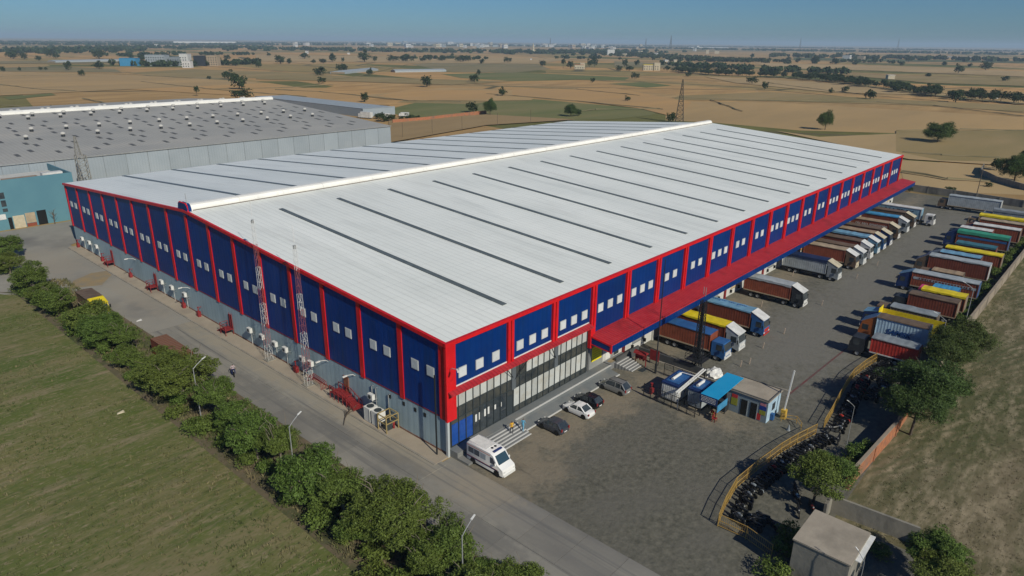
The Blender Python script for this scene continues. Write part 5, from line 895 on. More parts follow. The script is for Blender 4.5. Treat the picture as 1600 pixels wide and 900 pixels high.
def put_bike(k,x,y,rz,label,group=None):
    b=bikes[k] if k not in used else copy_tree(bikes[k]); used.add(k); b.location=(x,y,.066); b.rotation_euler=(RNG.uniform(-.02,.02),R(9),rz); tag(b,label,group=group)
RAIL=[(63.0,-30.4),(60.3,-28.8),(56,-28.2),(52.1,-27.9),(47.5,-28.2),(43.2,-28.7),(39,-29.2),(35.0,-29.6)]
RAIL2=[(33.2,-29.3),(29.5,-28.4),(26.2,-27.8),(21,-27.2),(16.4,-26.9),(12.5,-27.5),(9.6,-28.2),(9.7,-31.0),(8.9,-33.8)]
def along(path,s):
    for a,b in zip(path,path[1:]):
        l=math.dist(a,b)
        if s<=l: t=s/l; return (a[0]+(b[0]-a[0])*t,a[1]+(b[1]-a[1])*t),math.atan2(b[1]-a[1],b[0]-a[0])
        s-=l
    return path[-1],0
n=0
for path,lab,grp,tot in ((RAIL[1:],'motorcycle from the far end in the tight rank behind the upper yellow railing','motorcycles behind the upper railing',25.2),(RAIL2[:7],'motorcycle from the railing gap in the tight rank behind the lower yellow railing','motorcycles behind the lower railing',22.5)):
    s=.4; q=0
    while s<tot:
        (x,y),a=along(path,s); rz=a+RNG.uniform(-.12,.12)+(.25)
        put_bike(RNG.choice([0]*14+[1,2]),x,y-1.5+RNG.uniform(-.15,.1),RNG.choice([0,0,PI])+RNG.uniform(-.25,.15)-.25,ordn(q)+' '+lab,grp); q+=1; s+=RNG.uniform(.66,.86); n+=1
for i in range(12): put_bike(RNG.choice([0,0,0,0,2]),46.5+i*.95+RNG.uniform(-.1,.1),-31.9+RNG.uniform(-.2,.2)+.5*math.sin(i),PI*RNG.choice([0,1])+RNG.uniform(-.3,.2),ordn(i)+' motorcycle of the second rank, counted towards the red container truck','motorcycles in the second rank')
for i in range(3): put_bike(RNG.choice([0,0,2]),11.6+i*.8,-30.9+RNG.uniform(-.3,.2)*1+.9*(i<4)*0,RNG.uniform(-.5,.2),ordn(i)+' motorcycle of the short inner rank near the railing corner','motorcycles in the inner rank')
for k,x,y,rz,l in ((2,32.6,-30.8,1.9,'motorcycle with white rear standing alone in the railing gap'),(0,33.2,-32.0,1.7,'black motorcycle just inside the railing gap'),(0,34.9,-30.7,.9,'first black motorcycle of the upper park beside the gap'),(3,18.9,-32.4,2.4,'pale blue motorcycle alone on the grey paving'),(0,20.2,-31.9,2.2,'black motorcycle next to the pale blue one'),(0,16.8,-33.4,2.0,'black motorcycle behind the pale blue one near the hut'),(0,13.0,-32.3,2.5,'black motorcycle parked alone near the railing corner'),(0,21.9,-33.6,.6,'black motorcycle under the lower round tree'),(1,18.2,-34.2,2.2,'dark red motorcycle near the concrete wall'),(0,28.6,-32.5,.4,'black motorcycle between the shrubs and the lower rank')):
    put_bike(k,x,y,rz,l,'motorcycles standing apart')
# rider on the left road
b=copy_tree(bikes[0]); b.location=(-7.0,36.4,.09); b.rotation_euler=(0,0,R(70)+PI/2); tag(b,'black motorcycle ridden along the access road'); b['group']='motorcycle on the road'
SIT=[(0,-.25,.9),(0,-.2,1.15),(0,-.12,1.38),(0,-.1,1.48),(0,-.07,1.63),(-.13,-.2,.86),(-.2,.2,.72),(-.2,.1,.34),(-.2,.24,.3),(.13,-.2,.86),(.2,.2,.72),(.2,.1,.34),(.2,.24,.3),(-.2,-.12,1.36),(-.3,.05,1.15),(-.31,.28,1.06),(-.31,.33,1.05),(.2,-.12,1.36),(.3,.05,1.15),(.31,.28,1.06),(.31,.33,1.05)]
def zs2(c):
    if c[2]>1.55: return 3
    if c[2]>1.45: return 2
    if abs(c[0])>.24 and c[1]>.1 and c[2]>1.0: return 2
    if c[2]<.92: return 1
    return 0
person((-7.0,36.4,.09),R(70)+PI/2,'person in a pale top and blue trousers riding the motorcycle',SIT,SE,SR,[mat('pale_shirt',(.45,.36,.38),.8),mat('blue_trousers',(.02,.03,.12),.8),skin,hair],zs2)
# ---------------------------------------------------------------- railings and yard things
def fence(name,path,h,step,m,label,cat,rails=(.15,.55,1.0),bars=0,pw=.07,z0=.066,bar_w=.02):
    t=thing(name,label,cat); pm=B(-pw/2,pw/2,-pw/2,pw/2,0,h).mesh('post',m)
    stuff=MB()
    for a,b in zip(path,path[1:]):
        l=math.dist(a,b); n=max(1,round(l/step))
        for i in range(n):
            p=(a[0]+(b[0]-a[0])*i/n,a[1]+(b[1]-a[1])*i/n); q=(a[0]+(b[0]-a[0])*(i+1)/n,a[1]+(b[1]-a[1])*(i+1)/n)
            link('post',pm,t,(*p,z0))
            for rz in rails: MB().bar((*p,z0+h*rz),(*q,z0+h*rz),.05).build('rail',m,t)
            if bars:
                for k in range(1,bars): 
                    x=p[0]+(q[0]-p[0])*k/bars; y=p[1]+(q[1]-p[1])*k/bars; stuff.bar((x,y,z0+h*rails[0]),(x,y,z0+h*rails[-1]),bar_w)
    link('post',pm,t,(*path[-1],z0))
    if stuff.v: tag(stuff.build('infill_bars',m,t),kind='stuff')
    return t
fence('yellow_railing',RAIL,1.5,2.1,m_rail,'long yellow railing along the upper motorcycle park','railing',(.1,.5,.97),14)
fence('yellow_railing',RAIL2,1.5,2.1,m_rail,'yellow railing that turns a corner round the lower motorcycle park','railing',(.1,.5,.97),14)
fence('yellow_railing',[(33.4,-25.0),(34.2,-26.6),(33.0,-27.6)],1.0,1.4,m_rail,'short low yellow rail beside the boom barrier','railing',(.5,.97))
fence('black_fence',[(27.2,-8.9),(26.9,-13.2),(26.8,-16.6)],1.9,1.1,m_darksteel,'black steel fence in front of the two generators','fence',(.1,.55,.98),6,.09)
fence('black_fence',[(34.4,-7.8),(34.2,-16.2)],1.9,1.4,m_darksteel,'black steel fence behind the two generators','fence',(.1,.55,.98),6,.08)
# generators
for i,(x,y,wx,wy,l) in enumerate(((30.4,-12.1,4.4,2.3,'generator set with blue roof and white ribbed end, nearer the fire point'),(30.7,-15.4,3.6,2.0,'generator set with blue roof and grey ribbed end, beside the blue canopy'))):
    t=thing('generator',l,'generator',(x,y,.07),group='generator sets behind the black fence')
    B(-wx/2,wx/2,-wy/2,wy/2,.25,2.35).build('canopy_box',P_('lgrey') if i else P_('white'),t); B(-wx/2,wx/2,-wy/2+.1,wy/2-.1,0,.25).build('base_frame',m_black,t)
    B(-wx/2-.06,wx/2+.06,-wy/2-.06,wy/2+.06,2.35,2.6).build('roof',P_('dblue'),t); B(-wx/2+.5,wx/2-.4,-wy/2+.25,wy/2-.25,2.6,2.68).build('roof_panel',P_('blue'),t)
    MB().tube([(-wx*.28,.2,2.86),(wx*.18,.2,2.86)],.2,12).build('silencer',m_white,t,smooth=True)
    MB().tube([(wx*.18,.2,2.86),(wx*.3,.2,2.86),(wx*.3,-wy*.7 if not i else wy*.7,2.95)],.07,8).build('exhaust_pipe',m_white,t)
    for k in range(7): B(-wx/2-.04,-wx/2,-wy/2+.15+k*(wy-.3)/7,-wy/2+.15+(k+.6)*(wy-.3)/7,.45,2.15).build('louvre',m_acw if not i else P_('grey'),t)
t=thing('pipe_rack','white steel pipe rack running between the two generators','pipe rack',(30,-13.75,.07))
for y in (-.25,.05): MB().bar((-3.2,y,2.45),(4.2,y,3.1),.14).build('pipe',m_white,t)
for x in (-3.0,-1.2,.6,2.4,4.0): MB().bar((x,-.3,0),(x,-.3,2.5+.1*x),.09).bar((x,-.3,2.4+.1*x),(x,.15,2.4+.1*x),.09).build('support',m_white if x<-2 else m_darksteel,t)
# black lattice tower with platform
t=thing('lattice_tower','black lattice tower with a small platform beside the generators','tower',(38.8,-10.5,.07))
for me in lattice('m',11.6,1.05,.62,3,[m_darksteel],.9,.085): link('lattice_section',me,t)
B(-1.3,1.3,-1.3,1.3,1.9,1.98).build('platform',m_darksteel,t)
for a,b in (((-1.3,-1.3),(1.3,-1.3)),((1.3,-1.3),(1.3,1.3)),((1.3,1.3),(-1.3,1.3)),((-1.3,1.3),(-1.3,-1.3))):
    MB().bar((*a,2.9),(*b,2.9),.05).bar((*a,2.45),(*b,2.45),.04).bar((*a,1.95),(*a,2.9),.06).build('guard_rail',m_darksteel,t)
MB().box(-.12,.12,-.12,.12,2,10.5).build('cable_riser',m_black,t)
MB().bar((-.3,-.3,11.6),(-.3,-.3,12.9),.07).bar((.3,.3,11.6),(.3,.3,12.7),.07).build('rod',m_steel,t)
tag(MB().mi(0).tube([(0,0,0),(0,0,1.5)],.16,8).tube([(0,0,1.5),(0,0,17.0)],[.10,.05],8).build('flag_pole',m_darksteel,None,(34.1,-6.6,.07)),'tall thin dark pole rising in front of the red canopy','pole')
tag(B(37.9,38.2,-12.4,-1.0,.06,1.25).build('low_wall',mat('dark_grey_wall',(.06,.065,.068),.8,c2=(.09,.09,.088),scale=.8)),'low dark grey wall between the office corner and the lattice tower','wall')
tag(B(31.8,37.9,-1.4,-1.15,.06,1.5).build('low_wall',bpy.data.materials['dark_grey_wall']),'short dark grey wall meeting the loading dock behind the fire point','wall')
t=thing('fire_point','red fire point stand with hanging buckets','fire point',(34.9,-3.6,.07))
B(-.1,.1,-.9,.9,1.0,1.9).build('back_board',m_redp,t); MB().prism([(-.6,1.9),(.6,1.9),(.1,2.25),(-.1,2.25)],1,-1,1).build('roof',m_redp,t)
for y in (-.85,.85): B(-.06,.06,y-.05,y+.05,0,2).build('post',m_redp,t)
for y in (-.55,0,.55): MB().lathe([(0,0),(.12,0),(.17,.32),(.15,.32)],(-.2,y,.9),10).build('bucket',m_redp,t)
t=thing('red_panel_board','plain rust red notice board standing next to the fire point','board',(36.5,-4.9,.07))
B(-.05,.05,-.75,.75,.6,2.2).build('panel',m_redp,t); 
for y in (-.7,.7): B(-.05,.05,y-.04,y+.04,0,.7).build('post',m_darksteel,t)
t=thing('hydrant_stand','red hydrant pipework at the corner of the black fence','hydrant',(28.3,-9.4,.07))
MB().tube([(0,0,0),(0,0,1.5),(.4,0,1.5),(.4,0,0)],.09,8).build('pipe',m_redp,t); B(-.3,.3,-.3,.1,.3,1.0).build('hose_box',m_redp,t); MB().lathe([(.2,0),(.2,.08),(0,.1)],(0,0,1.6),10).build('valve_wheel',m_redp,t)
# crumpled white sheet
bmm=bmesh.new(); bmesh.ops.create_icosphere(bmm,subdivisions=3,radius=1)
rr=random.Random(4)
for v in bmm.verts: v.co=Vector((v.co.x*1.5,v.co.y*1.15,max(0,v.co.z)*.95))*(1+rr.uniform(-.14,.14))
me=bpy.data.meshes.new('covered_heap'); bmm.to_mesh(me); bmm.free(); me.materials.append(m_white)
o=link('covered_heap',me,None,(39.6,-12.9,.06)); tag(o,'heap under a crumpled white sheet at the foot of the lattice tower','heap')
# blue canopy
t=thing('blue_canopy','bright blue flat canopy with a dark blue sign board on posts','canopy',(31.1,-17.9,.07))
MB().hexa([(-3.6,-1.15,3.1),(3.7,-1.15,3.3),(3.7,1.15,3.3),(-3.6,1.15,3.1)],[(-3.6,-1.15,3.2),(3.7,-1.15,3.4),(3.7,1.15,3.4),(-3.6,1.15,3.2)]).build('roof_sheet',mat('cyan_sheet',(.012,.27,.52),.5,c2=(.02,.30,.55),scale=.6),t)
sb=B(-3.72,-3.62,-1.15,1.15,2.2,3.2).build('sign_board',P_('dblue'),t)
rr=random.Random(3)
for k in range(4):
    mb=MB(); y=-.95
    while y<.9: w_=rr.uniform(.06,.2); mb.box(-3.735,-3.72,y,min(y+w_,.98),3.0-k*.2,3.07-k*.2); y+=w_+.06
    mb.build('sign_lettering',m_white,sb)
for x in (-3.5,-.9,2.0): 
    for y in (-1.05,1.05): B(x-.05,x+.05,y-.05,y+.05,0,3.15).build('post',m_darksteel,t)
B(-3.4,-.6,-1.15,-1.1,1.2,2.2).build('side_panel',P_('skyb'),t)
B(-.6,1.6,-1.0,.9,0,1.2).build('counter',P_('dark'),t)
for k in range(3): tag(MB().box(-.3,.3,-.22,.22,.45,.5).box(-.3,-.25,-.22,-.17,0,.45).box(.25,.3,-.22,-.17,0,.45).box(-.3,-.25,.17,.22,0,.45).box(.25,.3,.17,.22,0,.45).box(-.3,.3,.18,.22,.5,.95).build('stool',m_redp if k!=1 else m_yellow,None,(27.6+.55*k,-18.9+.35*k,.07),.6*k),['red','yellow','second red'][k]+' plastic chair under the front edge of the blue canopy','chair','plastic chairs under the canopy')
# guard cabin
t=thing('guard_cabin','small grey guard cabin with flat tan roof, two dark doors and coloured posters','cabin',(33.5,-21.1,.07))
X=2.0;Y=2.7
B(-X,X,-Y,Y,0,2.95).build('wall',mat('cabin_grey',(.17,.215,.24),.7,c2=(.20,.24,.26),scale=.8),t)
rf=B(-X-.15,X+.15,-Y-.15,Y+.15,2.95,3.1).build('roof',m_cemroof,t)
for a in ((-X-.15,X+.15,-Y-.15,-Y-.03),(-X-.15,X+.15,Y+.03,Y+.15),(-X-.15,-X-.03,-Y-.03,Y+.03),(X+.03,X+.15,-Y-.03,Y+.03)): B(*a,3.1,3.22).build('parapet',mat('parapet_dark',(.13,.125,.115),.9) if 'parapet_dark' not in bpy.data.materials else bpy.data.materials['parapet_dark'],rf)
B(-X+.02,X,-Y-.02,-Y,.0,2.9).build('white_side',P_('pblue'),t)
for y in (.25,-1.0): 
    d=B(-X-.05,-X,y-.42,y+.42,.1,2.2).build('door',m_black,t); B(-X-.07,-X-.05,y-.5,y-.42,.1,2.25).build('door_frame',P_('lgrey'),d)
MB().tube([(0,0,.0),(0,0,.02)],.2,5)
PM=[mat('poster_red',(.42,.03,.03),.6),mat('poster_olive',(.24,.24,.03),.6),mat('poster_blue',(.015,.04,.22),.6),mat('poster_pink',(.45,.18,.22),.6)]
for y0_,y1_,z0_,z1_,k in ((1.2,1.95,2.05,2.5,0),(1.15,2.0,1.0,2.0,1),(-2.45,-1.75,2.25,2.6,3),(-2.55,-1.7,1.65,2.2,2),(-2.5,-1.75,1.0,1.6,1),(-1.95,-1.3,.15,1.05,0)): B(-X-.035,-X,y0_,y1_,z0_,z1_).build('poster',PM[k],t)
B(-.6,.35,-Y-.05,-Y-.02,1.2,2.2).build('window',m_glass,t); B(-.9,-.4,-Y-.45,-Y-.06,.1,.95).build('water_drum',P_('blue'),t)
for k,(x,y) in enumerate(((31.2,-18.35),)): tag(MB().lathe([(0,0),(.26,0),(.3,.3),(.3,.85),(.25,.95),(0,.95)],(x,y,.07),14).build('drum',P_('blue'),smooth=True),'blue plastic drum between the blue canopy and the guard cabin','drum')
# boom barrier
t=thing('boom_barrier','yellow boom barrier with its white arm raised','barrier',(34.3,-24.9,.07))
B(-.3,.3,-.3,.3,0,1.25).build('cabinet',m_yellow,t); MB().bar((0,0,1.1),(.45,-.3,6.6),.16).build('arm',m_white,t); B(-.33,-.3,-.2,.2,.3,.9).build('door',m_rail,t); MB().bar((0,0,1.1),(-.08,.05,.5),.25).build('counterweight',m_yellow,t)
tag(MB().lathe([(0,0),(.25,0),(.2,.1),(.06,.75),(0,.78)],(31.9,-26.5,.07),10).build('traffic_cone',P_('grey')),'small grey cone on the paving beside the low yellow rail','cone')
# wheel stops / small guard posts by the trucks
gp_=B(-.06,.06,-.06,.06,0,1.0).mesh('guard_post',mat('post_cream',(.45,.36,.28),.7))
for i,(x,y,l) in enumerate(((44.5,-14.6,'beside the front of the blue roofed truck'),(46.2,-15.2,'in front of the blue roofed truck'),(52.9,-14.4,'in front of the yellow roofed truck'),(55.2,-6.2,'beside the tail of the script covered truck'),(60.8,-14.6,'in front of the script covered truck'),(70.2,-6.8,'in the wide gap beside the pale roofed truck'),(78.3,-14.6,'in front of the pale roofed truck'),(91.2,-4.4,'beside the silver grey truck'),(98.6,-14.5,'in front of the silver grey truck'),(110.8,-15.0,'in front of the square visored truck'))):
    o=link('guard_post',gp_,None,(x,y,.067)); o.rotation_euler=(R(6),0,0); tag(o,'short cream guard post '+l,'post','guard posts in the truck yard')
# concrete hut with compound wall
t=thing('concrete_hut','plain concrete hut with a flat tan roof below the motorcycle park','hut',(10.3,-38.1,.07))
B(-2.6,2.6,-2.3,2.3,0,3.9).build('wall',m_cem,t); B(-2.7,2.7,-2.4,2.4,3.9,4.05).build('roof',m_cemroof,t)
B(-1.6,2.65,-2.85,-2.42,3.82,3.9).build('awning',m_white,t); B(-1.4,-.5,-2.36,-2.3,0,2.1).build('door',m_mull,t); B(.4,1.5,-2.36,-2.3,1.2,2.2).build('window',m_glass,t)
B(2.62,2.75,-2.4,-2.2,.1,4.0).build('drain_pipe',m_steel,t)
tag(MB().prism([(17.6,-35.35),(19.3,-35.2),(19.55,-35.4),(20.1,-43.2),(19.85,-43.3),(19.3,-35.6),(17.6,-35.6)],2,.04,2.0).build('compound_wall',m_cem),'grey concrete compound wall behind the concrete hut','wall')
tag(MB().prism([(19.7,-43.4),(19.9,-43.4),(14.0,-50.5),(13.8,-50.4)],2,.04,1.7).build('compound_wall',m_plast),'pale wall end running down behind the lowest tree','wall')
# boundary wall
def wallrun(name,pts,h,th,m,label,cap=None):
    t=thing(name,label,'wall')
    for (a,b) in zip(pts,pts[1:]):
        n=max(1,round(math.dist(a,b)/7))
        for i in range(n):
            p=Vector((a[0]+(b[0]-a[0])*i/n,a[1]+(b[1]-a[1])*i/n,.0)); q=Vector((a[0]+(b[0]-a[0])*(i+1)/n,a[1]+(b[1]-a[1])*(i+1)/n,.0)); z=Vector((0,0,h/2))
            e=(q-p).normalized()*.02
            MB().bar(p+z+e,q+z-e,th,h).build('wall_bay',m,t)
            if cap: MB().bar(p+Vector((0,0,h+.04)),q+Vector((0,0,h+.04)),th+.12,.1).build('coping',cap,t)
            MB().box(p.x-.2,p.x+.2,p.y-.2,p.y+.2,0,h+.06).build('pier',m,t)
    return t
wallrun('boundary_wall',[(24.6,-35.6),(39.5,-36.4),(62.5,-36.2)],2.0,.25,m_brick,'orange brick boundary wall between the trees and the motorcycle park',m_plast)
wallrun('boundary_wall',[(62.8,-36.2),(84,-36.3),(142,-37.3),(203,-38)],2.0,.3,m_plast,'long tan plastered boundary wall behind the parked trucks',m_plast)
wallrun('boundary_wall',[(201,-30),(203.5,-12),(204.5,3),(206,22)],2.2,.3,m_cem,'dark grey wall closing the far end of the yard')
wallrun('field_wall',[(271,-9),(256,-10.5),(243,-17),(233,-26),(226,-40)],2.0,.3,m_cem,'curving grey wall in the field beyond the yard')
# ---------------------------------------------------------------- neighbouring buildings
gw=thing('grey_warehouse','long grey neighbouring warehouse with rows of turbine roof vents','warehouse')
GX0,GX1,GY,GR,GE,GZ=-150,129.3,172.5,263.0,12.2,17.2
def gzz(y): return GE+(GZ-GE)*(y-GY)/(GR-GY) if y<GR else GZ-(GZ-GE)*(y-GR)/(GR-GY)
MB().hexa([(GX0,GY-.2,GE-.1),(GX1+.2,GY-.2,GE-.1),(GX1+.2,GR,GZ-.1),(GX0,GR,GZ-.1)],[(GX0,GY-.2,GE+.05),(GX1+.2,GY-.2,GE+.05),(GX1+.2,GR,GZ+.05),(GX0,GR,GZ+.05)]).build('roof',m_gw_roof,gw)
MB().hexa([(GX0,GR,GZ-.1),(GX1+.2,GR,GZ-.1),(GX1+.2,2*GR-GY,GE-.1),(GX0,2*GR-GY,GE-.1)],[(GX0,GR,GZ+.05),(GX1+.2,GR,GZ+.05),(GX1+.2,2*GR-GY,GE+.05),(GX0,2*GR-GY,GE+.05)]).build('roof',m_gw_roof,gw)
MB().prism([(GR-1.6,GZ-.1),(GR-1.6,GZ+.7),(GR-.6,GZ+1.2),(GR+.6,GZ+1.2),(GR+1.6,GZ+.7),(GR+1.6,GZ-.1)],0,GX0,GX1+.3).build('ridge_vent',m_vent,gw)
x=GX1; 
while x>-60:
    B(x-6.12,x-.08,GY,GY+.25,0,GE-.12).build('wall_panel',m_gw_wall,gw); x-=6.2
B(GX0,GX1-.1,GY+.12,GY+.3,0,GE-.15).build('wall_backing',P_('grey'),gw); B(GX0,GX1+.25,GY-.32,GY-.2,GE-.25,GE+.12).build('gutter',m_steel,gw)
MB().prism([(GY,0),(2*GR-GY,0),(2*GR-GY,GE-.1),(GR,GZ-.12),(GY,GE-.1)],0,GX1-.1,GX1+.05).build('gable_wall',m_gw_wall,gw)
vt=MB().mi(0).lathe([(.55,0),(.55,.7)],(0,0,0),10).mi(1).lathe([(.5,.7),(.78,.9),(.78,1.2),(.5,1.5),(0,1.6)],(0,0,0),12).mesh('turbine_vent',[P_('dark'),mat('vent_metal',(.46,.45,.42),.5)],True)
vs=[]
for j,(y,off,dx) in enumerate(((254,0,10.2),(247,3.2,10.2),(221,-1,10.2),(207,4.2,10.2),(272,0,10.2),(268.5,3,10.2))):
    x=GX1-9-off
    while x>-62: link('turbine_vent',vt,gw,(x,y,gzz(y))); x-=dx
sk=B(-.55,.55,-1.9,1.9,0,.06).mesh('roof_light',mat('dull_rooflight',(.10,.10,.095),.6))
for j,(y,off) in enumerate(((240,2),(234,-2.5),(231,5),(206,3),(200,-2),(196,6.5),(258,4),(188,0),(183,4.5),(216,-4),(224,5))):
    x=GX1-7-off
    while x>-62:
        o=link('roof_light',sk,gw,(x,y,gzz(y)+.05)); o.rotation_euler=(math.atan2(5,90.5),0,0); x-=10.2
t=thing('pale_shed','long low pale walled shed beyond the grey warehouse','shed')
B(211,211.3,303,432,0,5).build('wall',m_gw_wall,t); MB().prism([(211-.1,5.0),(211-.1,5.1),(236,4.7),(236,4.6)],1,302.8,432).build('roof',P_('lgrey'),t); B(211,236,303,303.2,0,5).build('wall',m_gw_wall,t)
# teal building
t=thing('teal_building','flat fronted teal factory building at the far end of the side road','factory')
TY=149.5
B(-75,8.9,TY,TY+.3,0,12).build('wall',m_teal,t); B(8.6,8.9,TY+.3,TY+19,0,12).build('wall',m_teal,t); B(-75,8.6,TY+.4,TY+19,0,10.2).build('roof_deck',m_whitewall,t)
for a,b in ((-75,-6.5),(3.5,8)): B(a,b,TY+4,TY+6,10.2,11.9).build('roof_curb',P_('white'),t)
B(-5,2.5,TY+3.5,TY+6,10.2,11.4).build('rusty_roof_deck',P_('tan'),t)
for z0_,z1_ in ((7.6,9.1),(5.7,7.2),(4.4,5.2)): B(-7.2,-6.2,TY-.05,TY,z0_,z1_).build('window',m_glass,t)
B(-9.6,-8.4,TY-.06,TY,6.2,8.2).build('white_sign',P_('white'),t); B(-10.5,-6.9,TY-.08,TY,2.6,3.9).build('white_sign',P_('white'),t)
B(-5.6,-3.2,TY-.06,TY,.0,3.1).build('shutter',P_('cream'),t); B(-3.0,-.9,TY-.06,TY,.9,3.4).build('shutter',P_('ltan'),t); B(-3.0,-.9,TY-.07,TY,.0,.8).build('shutter_base',P_('rust'),t); B(-.5,1.5,TY-.06,TY,0,3.6).build('opening',m_black,t)
B(-6.6,-5.8,TY-.07,TY,0,2.9).build('door',m_black,t)
bt=thing('potted_tree','small leafless tree beside the open bay of the teal building','tree',(2.4,TY-2,.07))
MB().tube([(0,0,0),(0,0,2),(.3,.2,3.5)],[.14,.1,.04],6).build('trunk',m_bark,bt)
for k in range(9): a=k*.7; MB().tube([(0,0,1.6+k*.15),(math.cos(a)*.9,math.sin(a)*.9,2.6+k*.18)],[.05,.02],4).build('branch',m_twig,bt)
# grey lattice tower in front of the grey warehouse
t=thing('lattice_tower','weathered grey lattice tower standing between the two warehouses','tower',(14.6,160,0))
for me in lattice('m',14.5,3.0,2.2,2,[mat('weathered_steel',(.24,.23,.20),.8)],1.45,.12): link('lattice_section',me,t)
for me in lattice('m',5.0,1.3,.4,1,[bpy.data.materials['weathered_steel']],1.0,.08): link('lattice_section',me,t,(-.4,0,14.5))
# brick wall and poles beyond the warehouse
wallrun('field_brick_wall',[(203,264),(225,262),(250,264.5),(281,266)],2.2,.4,m_brick,'low orange brick wall in the soil field beyond the roof')
pp=MB().tube([(0,0,0),(0,0,7.5)],.09,5).mesh('fence_pole',m_bark)
for i,(x,y) in enumerate(((167.5,212),(187.3,213),(209,214),(235,213),(262,212))): tag(link('fence_pole',pp,None,(x,y,0)),['first','second','third','fourth','fifth'][i]+' thin pole from the grey warehouse, seen over the pale roof','pole','thin poles over the roof')
tag(MB().tube([(0,0,0),(.3,0,9.5)],[.13,.08],6).bar((.3,-.8,9.2),(.3,.8,9.2),.1).build('utility_pole',m_bark,None,(212,-16.6,0)),'dark wooden utility pole leaning beyond the grey container lorry','pole')
# vans by the brick wall
for i,(x,y,rz,l) in enumerate(((208,296,.3,'white lorry parked right of the pale shed'),(219,291,.9,'small white van among the bushes, middle of the three'),(231,288,.7,'small white van among the bushes, nearest the brick wall'))):
    t=thing('white_van',l,'van',(x,y,0),rz,'white vehicles beyond the grey warehouse'); s=1.5 if i==0 else 1
    B(-1.2,1.2,-3*s,2*s,.6,2.6*s).build('body',P_('white'),t); B(-1.15,1.15,2*s,3*s,.6,1.9*s).build('cab',P_('white'),t); B(-1,1,3*s,3*s+.03,1.2,1.8*s).build('windscreen',m_glass,t)
    for a in (-2*s,2*s):
        for q in (-1,1): wheel(.4,.25,t,(q*1.1,a,.4))
# lattice pylon and distant masts
m_pyl=mat('pylon_steel',(.085,.075,.055),.7)
t=thing('lattice_pylon','tall lattice power pylon right beyond the roof ridge','pylon',(327.2,152.4,0),.4)
for me in lattice('m',24.5,4.6,.5,1,[m_pyl],2.45,.22): link('lattice_section',me,t)
for z,w_ in ((15.5,3.4),(18.5,2.6),(21.3,2.0)): MB().bar((-w_,0,z),(w_,0,z),.2).bar((-w_,0,z),(0,0,z+1.2),.12).bar((w_,0,z),(0,0,z+1.2),.12).build('cross_arm',m_pyl,t)
for x,y,h,l in ((4500,2540,92,'largest distant mast on the horizon'),(5700,3480,80,'thin distant mast left of the largest one'),(5200,4200,75,'thin distant mast above the village'),(6300,2300,95,'faint distant mast on the right horizon'),(7000,1700,100,'faintest mast at the far right horizon')):
    t=thing('distant_mast',l,'mast',(x,y,0),.3,'masts on the horizon')
    for me in lattice('m',h,h*.16,h*.02,1,[m_pyl],h/8,h*.012): link('lattice_section',me,t)
# village houses, factories, landmarks
HC=[P_('white'),P_('cream'),P_('ltan'),P_('lgrey')]
hm=mat('dark_opening',(.03,.03,.035),.6)
hn=0
for x,y,w_,h_,c in HOUSES:
    if math.hypot(x,y)>9000: x,y,w_,h_=x*.5,y*.5,w_*.5,h_*.5
    far=math.hypot(x,y)>2300
    if far: w_*=1.3; h_*=1.35
    else: w_*=.8; h_*=.8
    t=thing('village_house','pale flat roofed house in the distant village' if far else 'pale flat roofed house standing among the distant fields','house',(x,y,0),RNG.uniform(-.5,.8),'houses in the distant village' if far else 'houses among the distant fields')
    d_=w_*RNG.uniform(.6,1.1); B(-w_/2,w_/2,-d_/2,d_/2,0,h_).build('wall',HC[c],t); B(-w_/2-.2,w_/2+.2,-d_/2-.2,d_/2+.2,h_,h_+.4).build('roof',HC[(c+3)%4],t)
    mb=MB()
    for k in range(3): mb.box(-w_*.35+k*w_*.28,-w_*.35+k*w_*.28+w_*.12,-d_/2-.05,-d_/2,h_*.35,h_*.75)
    mb.build('window',hm,t)
for i,(x,y,w_,h_) in enumerate(FACTORIES):
    k=1.0
    dd=math.hypot(x,y)
    if dd>7000: k=7000/dd
    t=thing('distant_factory',['long white shed left of the village','low white shed left of the village','white shed just above the temple tower','long white shed right of the village','long white works on the far left horizon','pale shed on the right horizon','white shed above the middle of the village'][i],'factory',(x*k,y*k,0),math.atan2(y,x)-PI/2,'distant sheds on the horizon')
    B(-w_*k/2,w_*k/2,-20*k,20*k,0,h_*k*.8).build('wall',P_('white'),t); MB().prism([(-21*k,h_*k*.8),(21*k,h_*k*.8),(0,h_*k*1.1)],0,-w_*k/2,w_*k/2).build('roof',P_('lgrey'),t)
def block(x,y,w_,d_,h_,m,label,rz=-.85,cat='building',rows=0,name='far_building',roofm=None):
    t=thing(name,label,cat,(x,y,0),rz); B(-w_/2,w_/2,-d_/2,d_/2,0,h_).build('wall',m,t); B(-w_/2-.3,w_/2+.3,-d_/2-.3,d_/2+.3,h_,h_+.5).build('roof',roofm or m,t)
    for r_ in range(rows):
        for k in range(int(w_/4)): B(-w_/2+1.2+k*4,-w_/2+3.0+k*4,-d_/2-.06,-d_/2,1.5+r_*3.6,3.2+r_*3.6).build('window',hm,t)
    return t
block(411.5,1208,26,16,12,P_('skyb'),'bright teal blue roofed shed left of the factory complex',roofm=P_('skyb'))
block(448,1188,32,18,17,P_('lgrey'),'grey block with a white top, left end of the factory complex',rows=4); block(472,1172,16,16,14,P_('grey'),'darker grey block in the factory complex',rows=3)
block(452,1086,13,10,10,P_('white'),'small bright white house in front of the factory complex',rows=2); block(484,1164,14,14,19,P_('white'),'tall white tower block of the factory complex',rows=4)
block(503,1150,18,14,16,P_('dark'),'black clad block of the factory complex',rows=2); block(520,1142,20,14,16,P_('ltan'),'beige block at the right end of the factory complex',rows=4)
t=thing('temple_tower','cream village temple with a slender tower','temple',(2151,1816,0),.6)
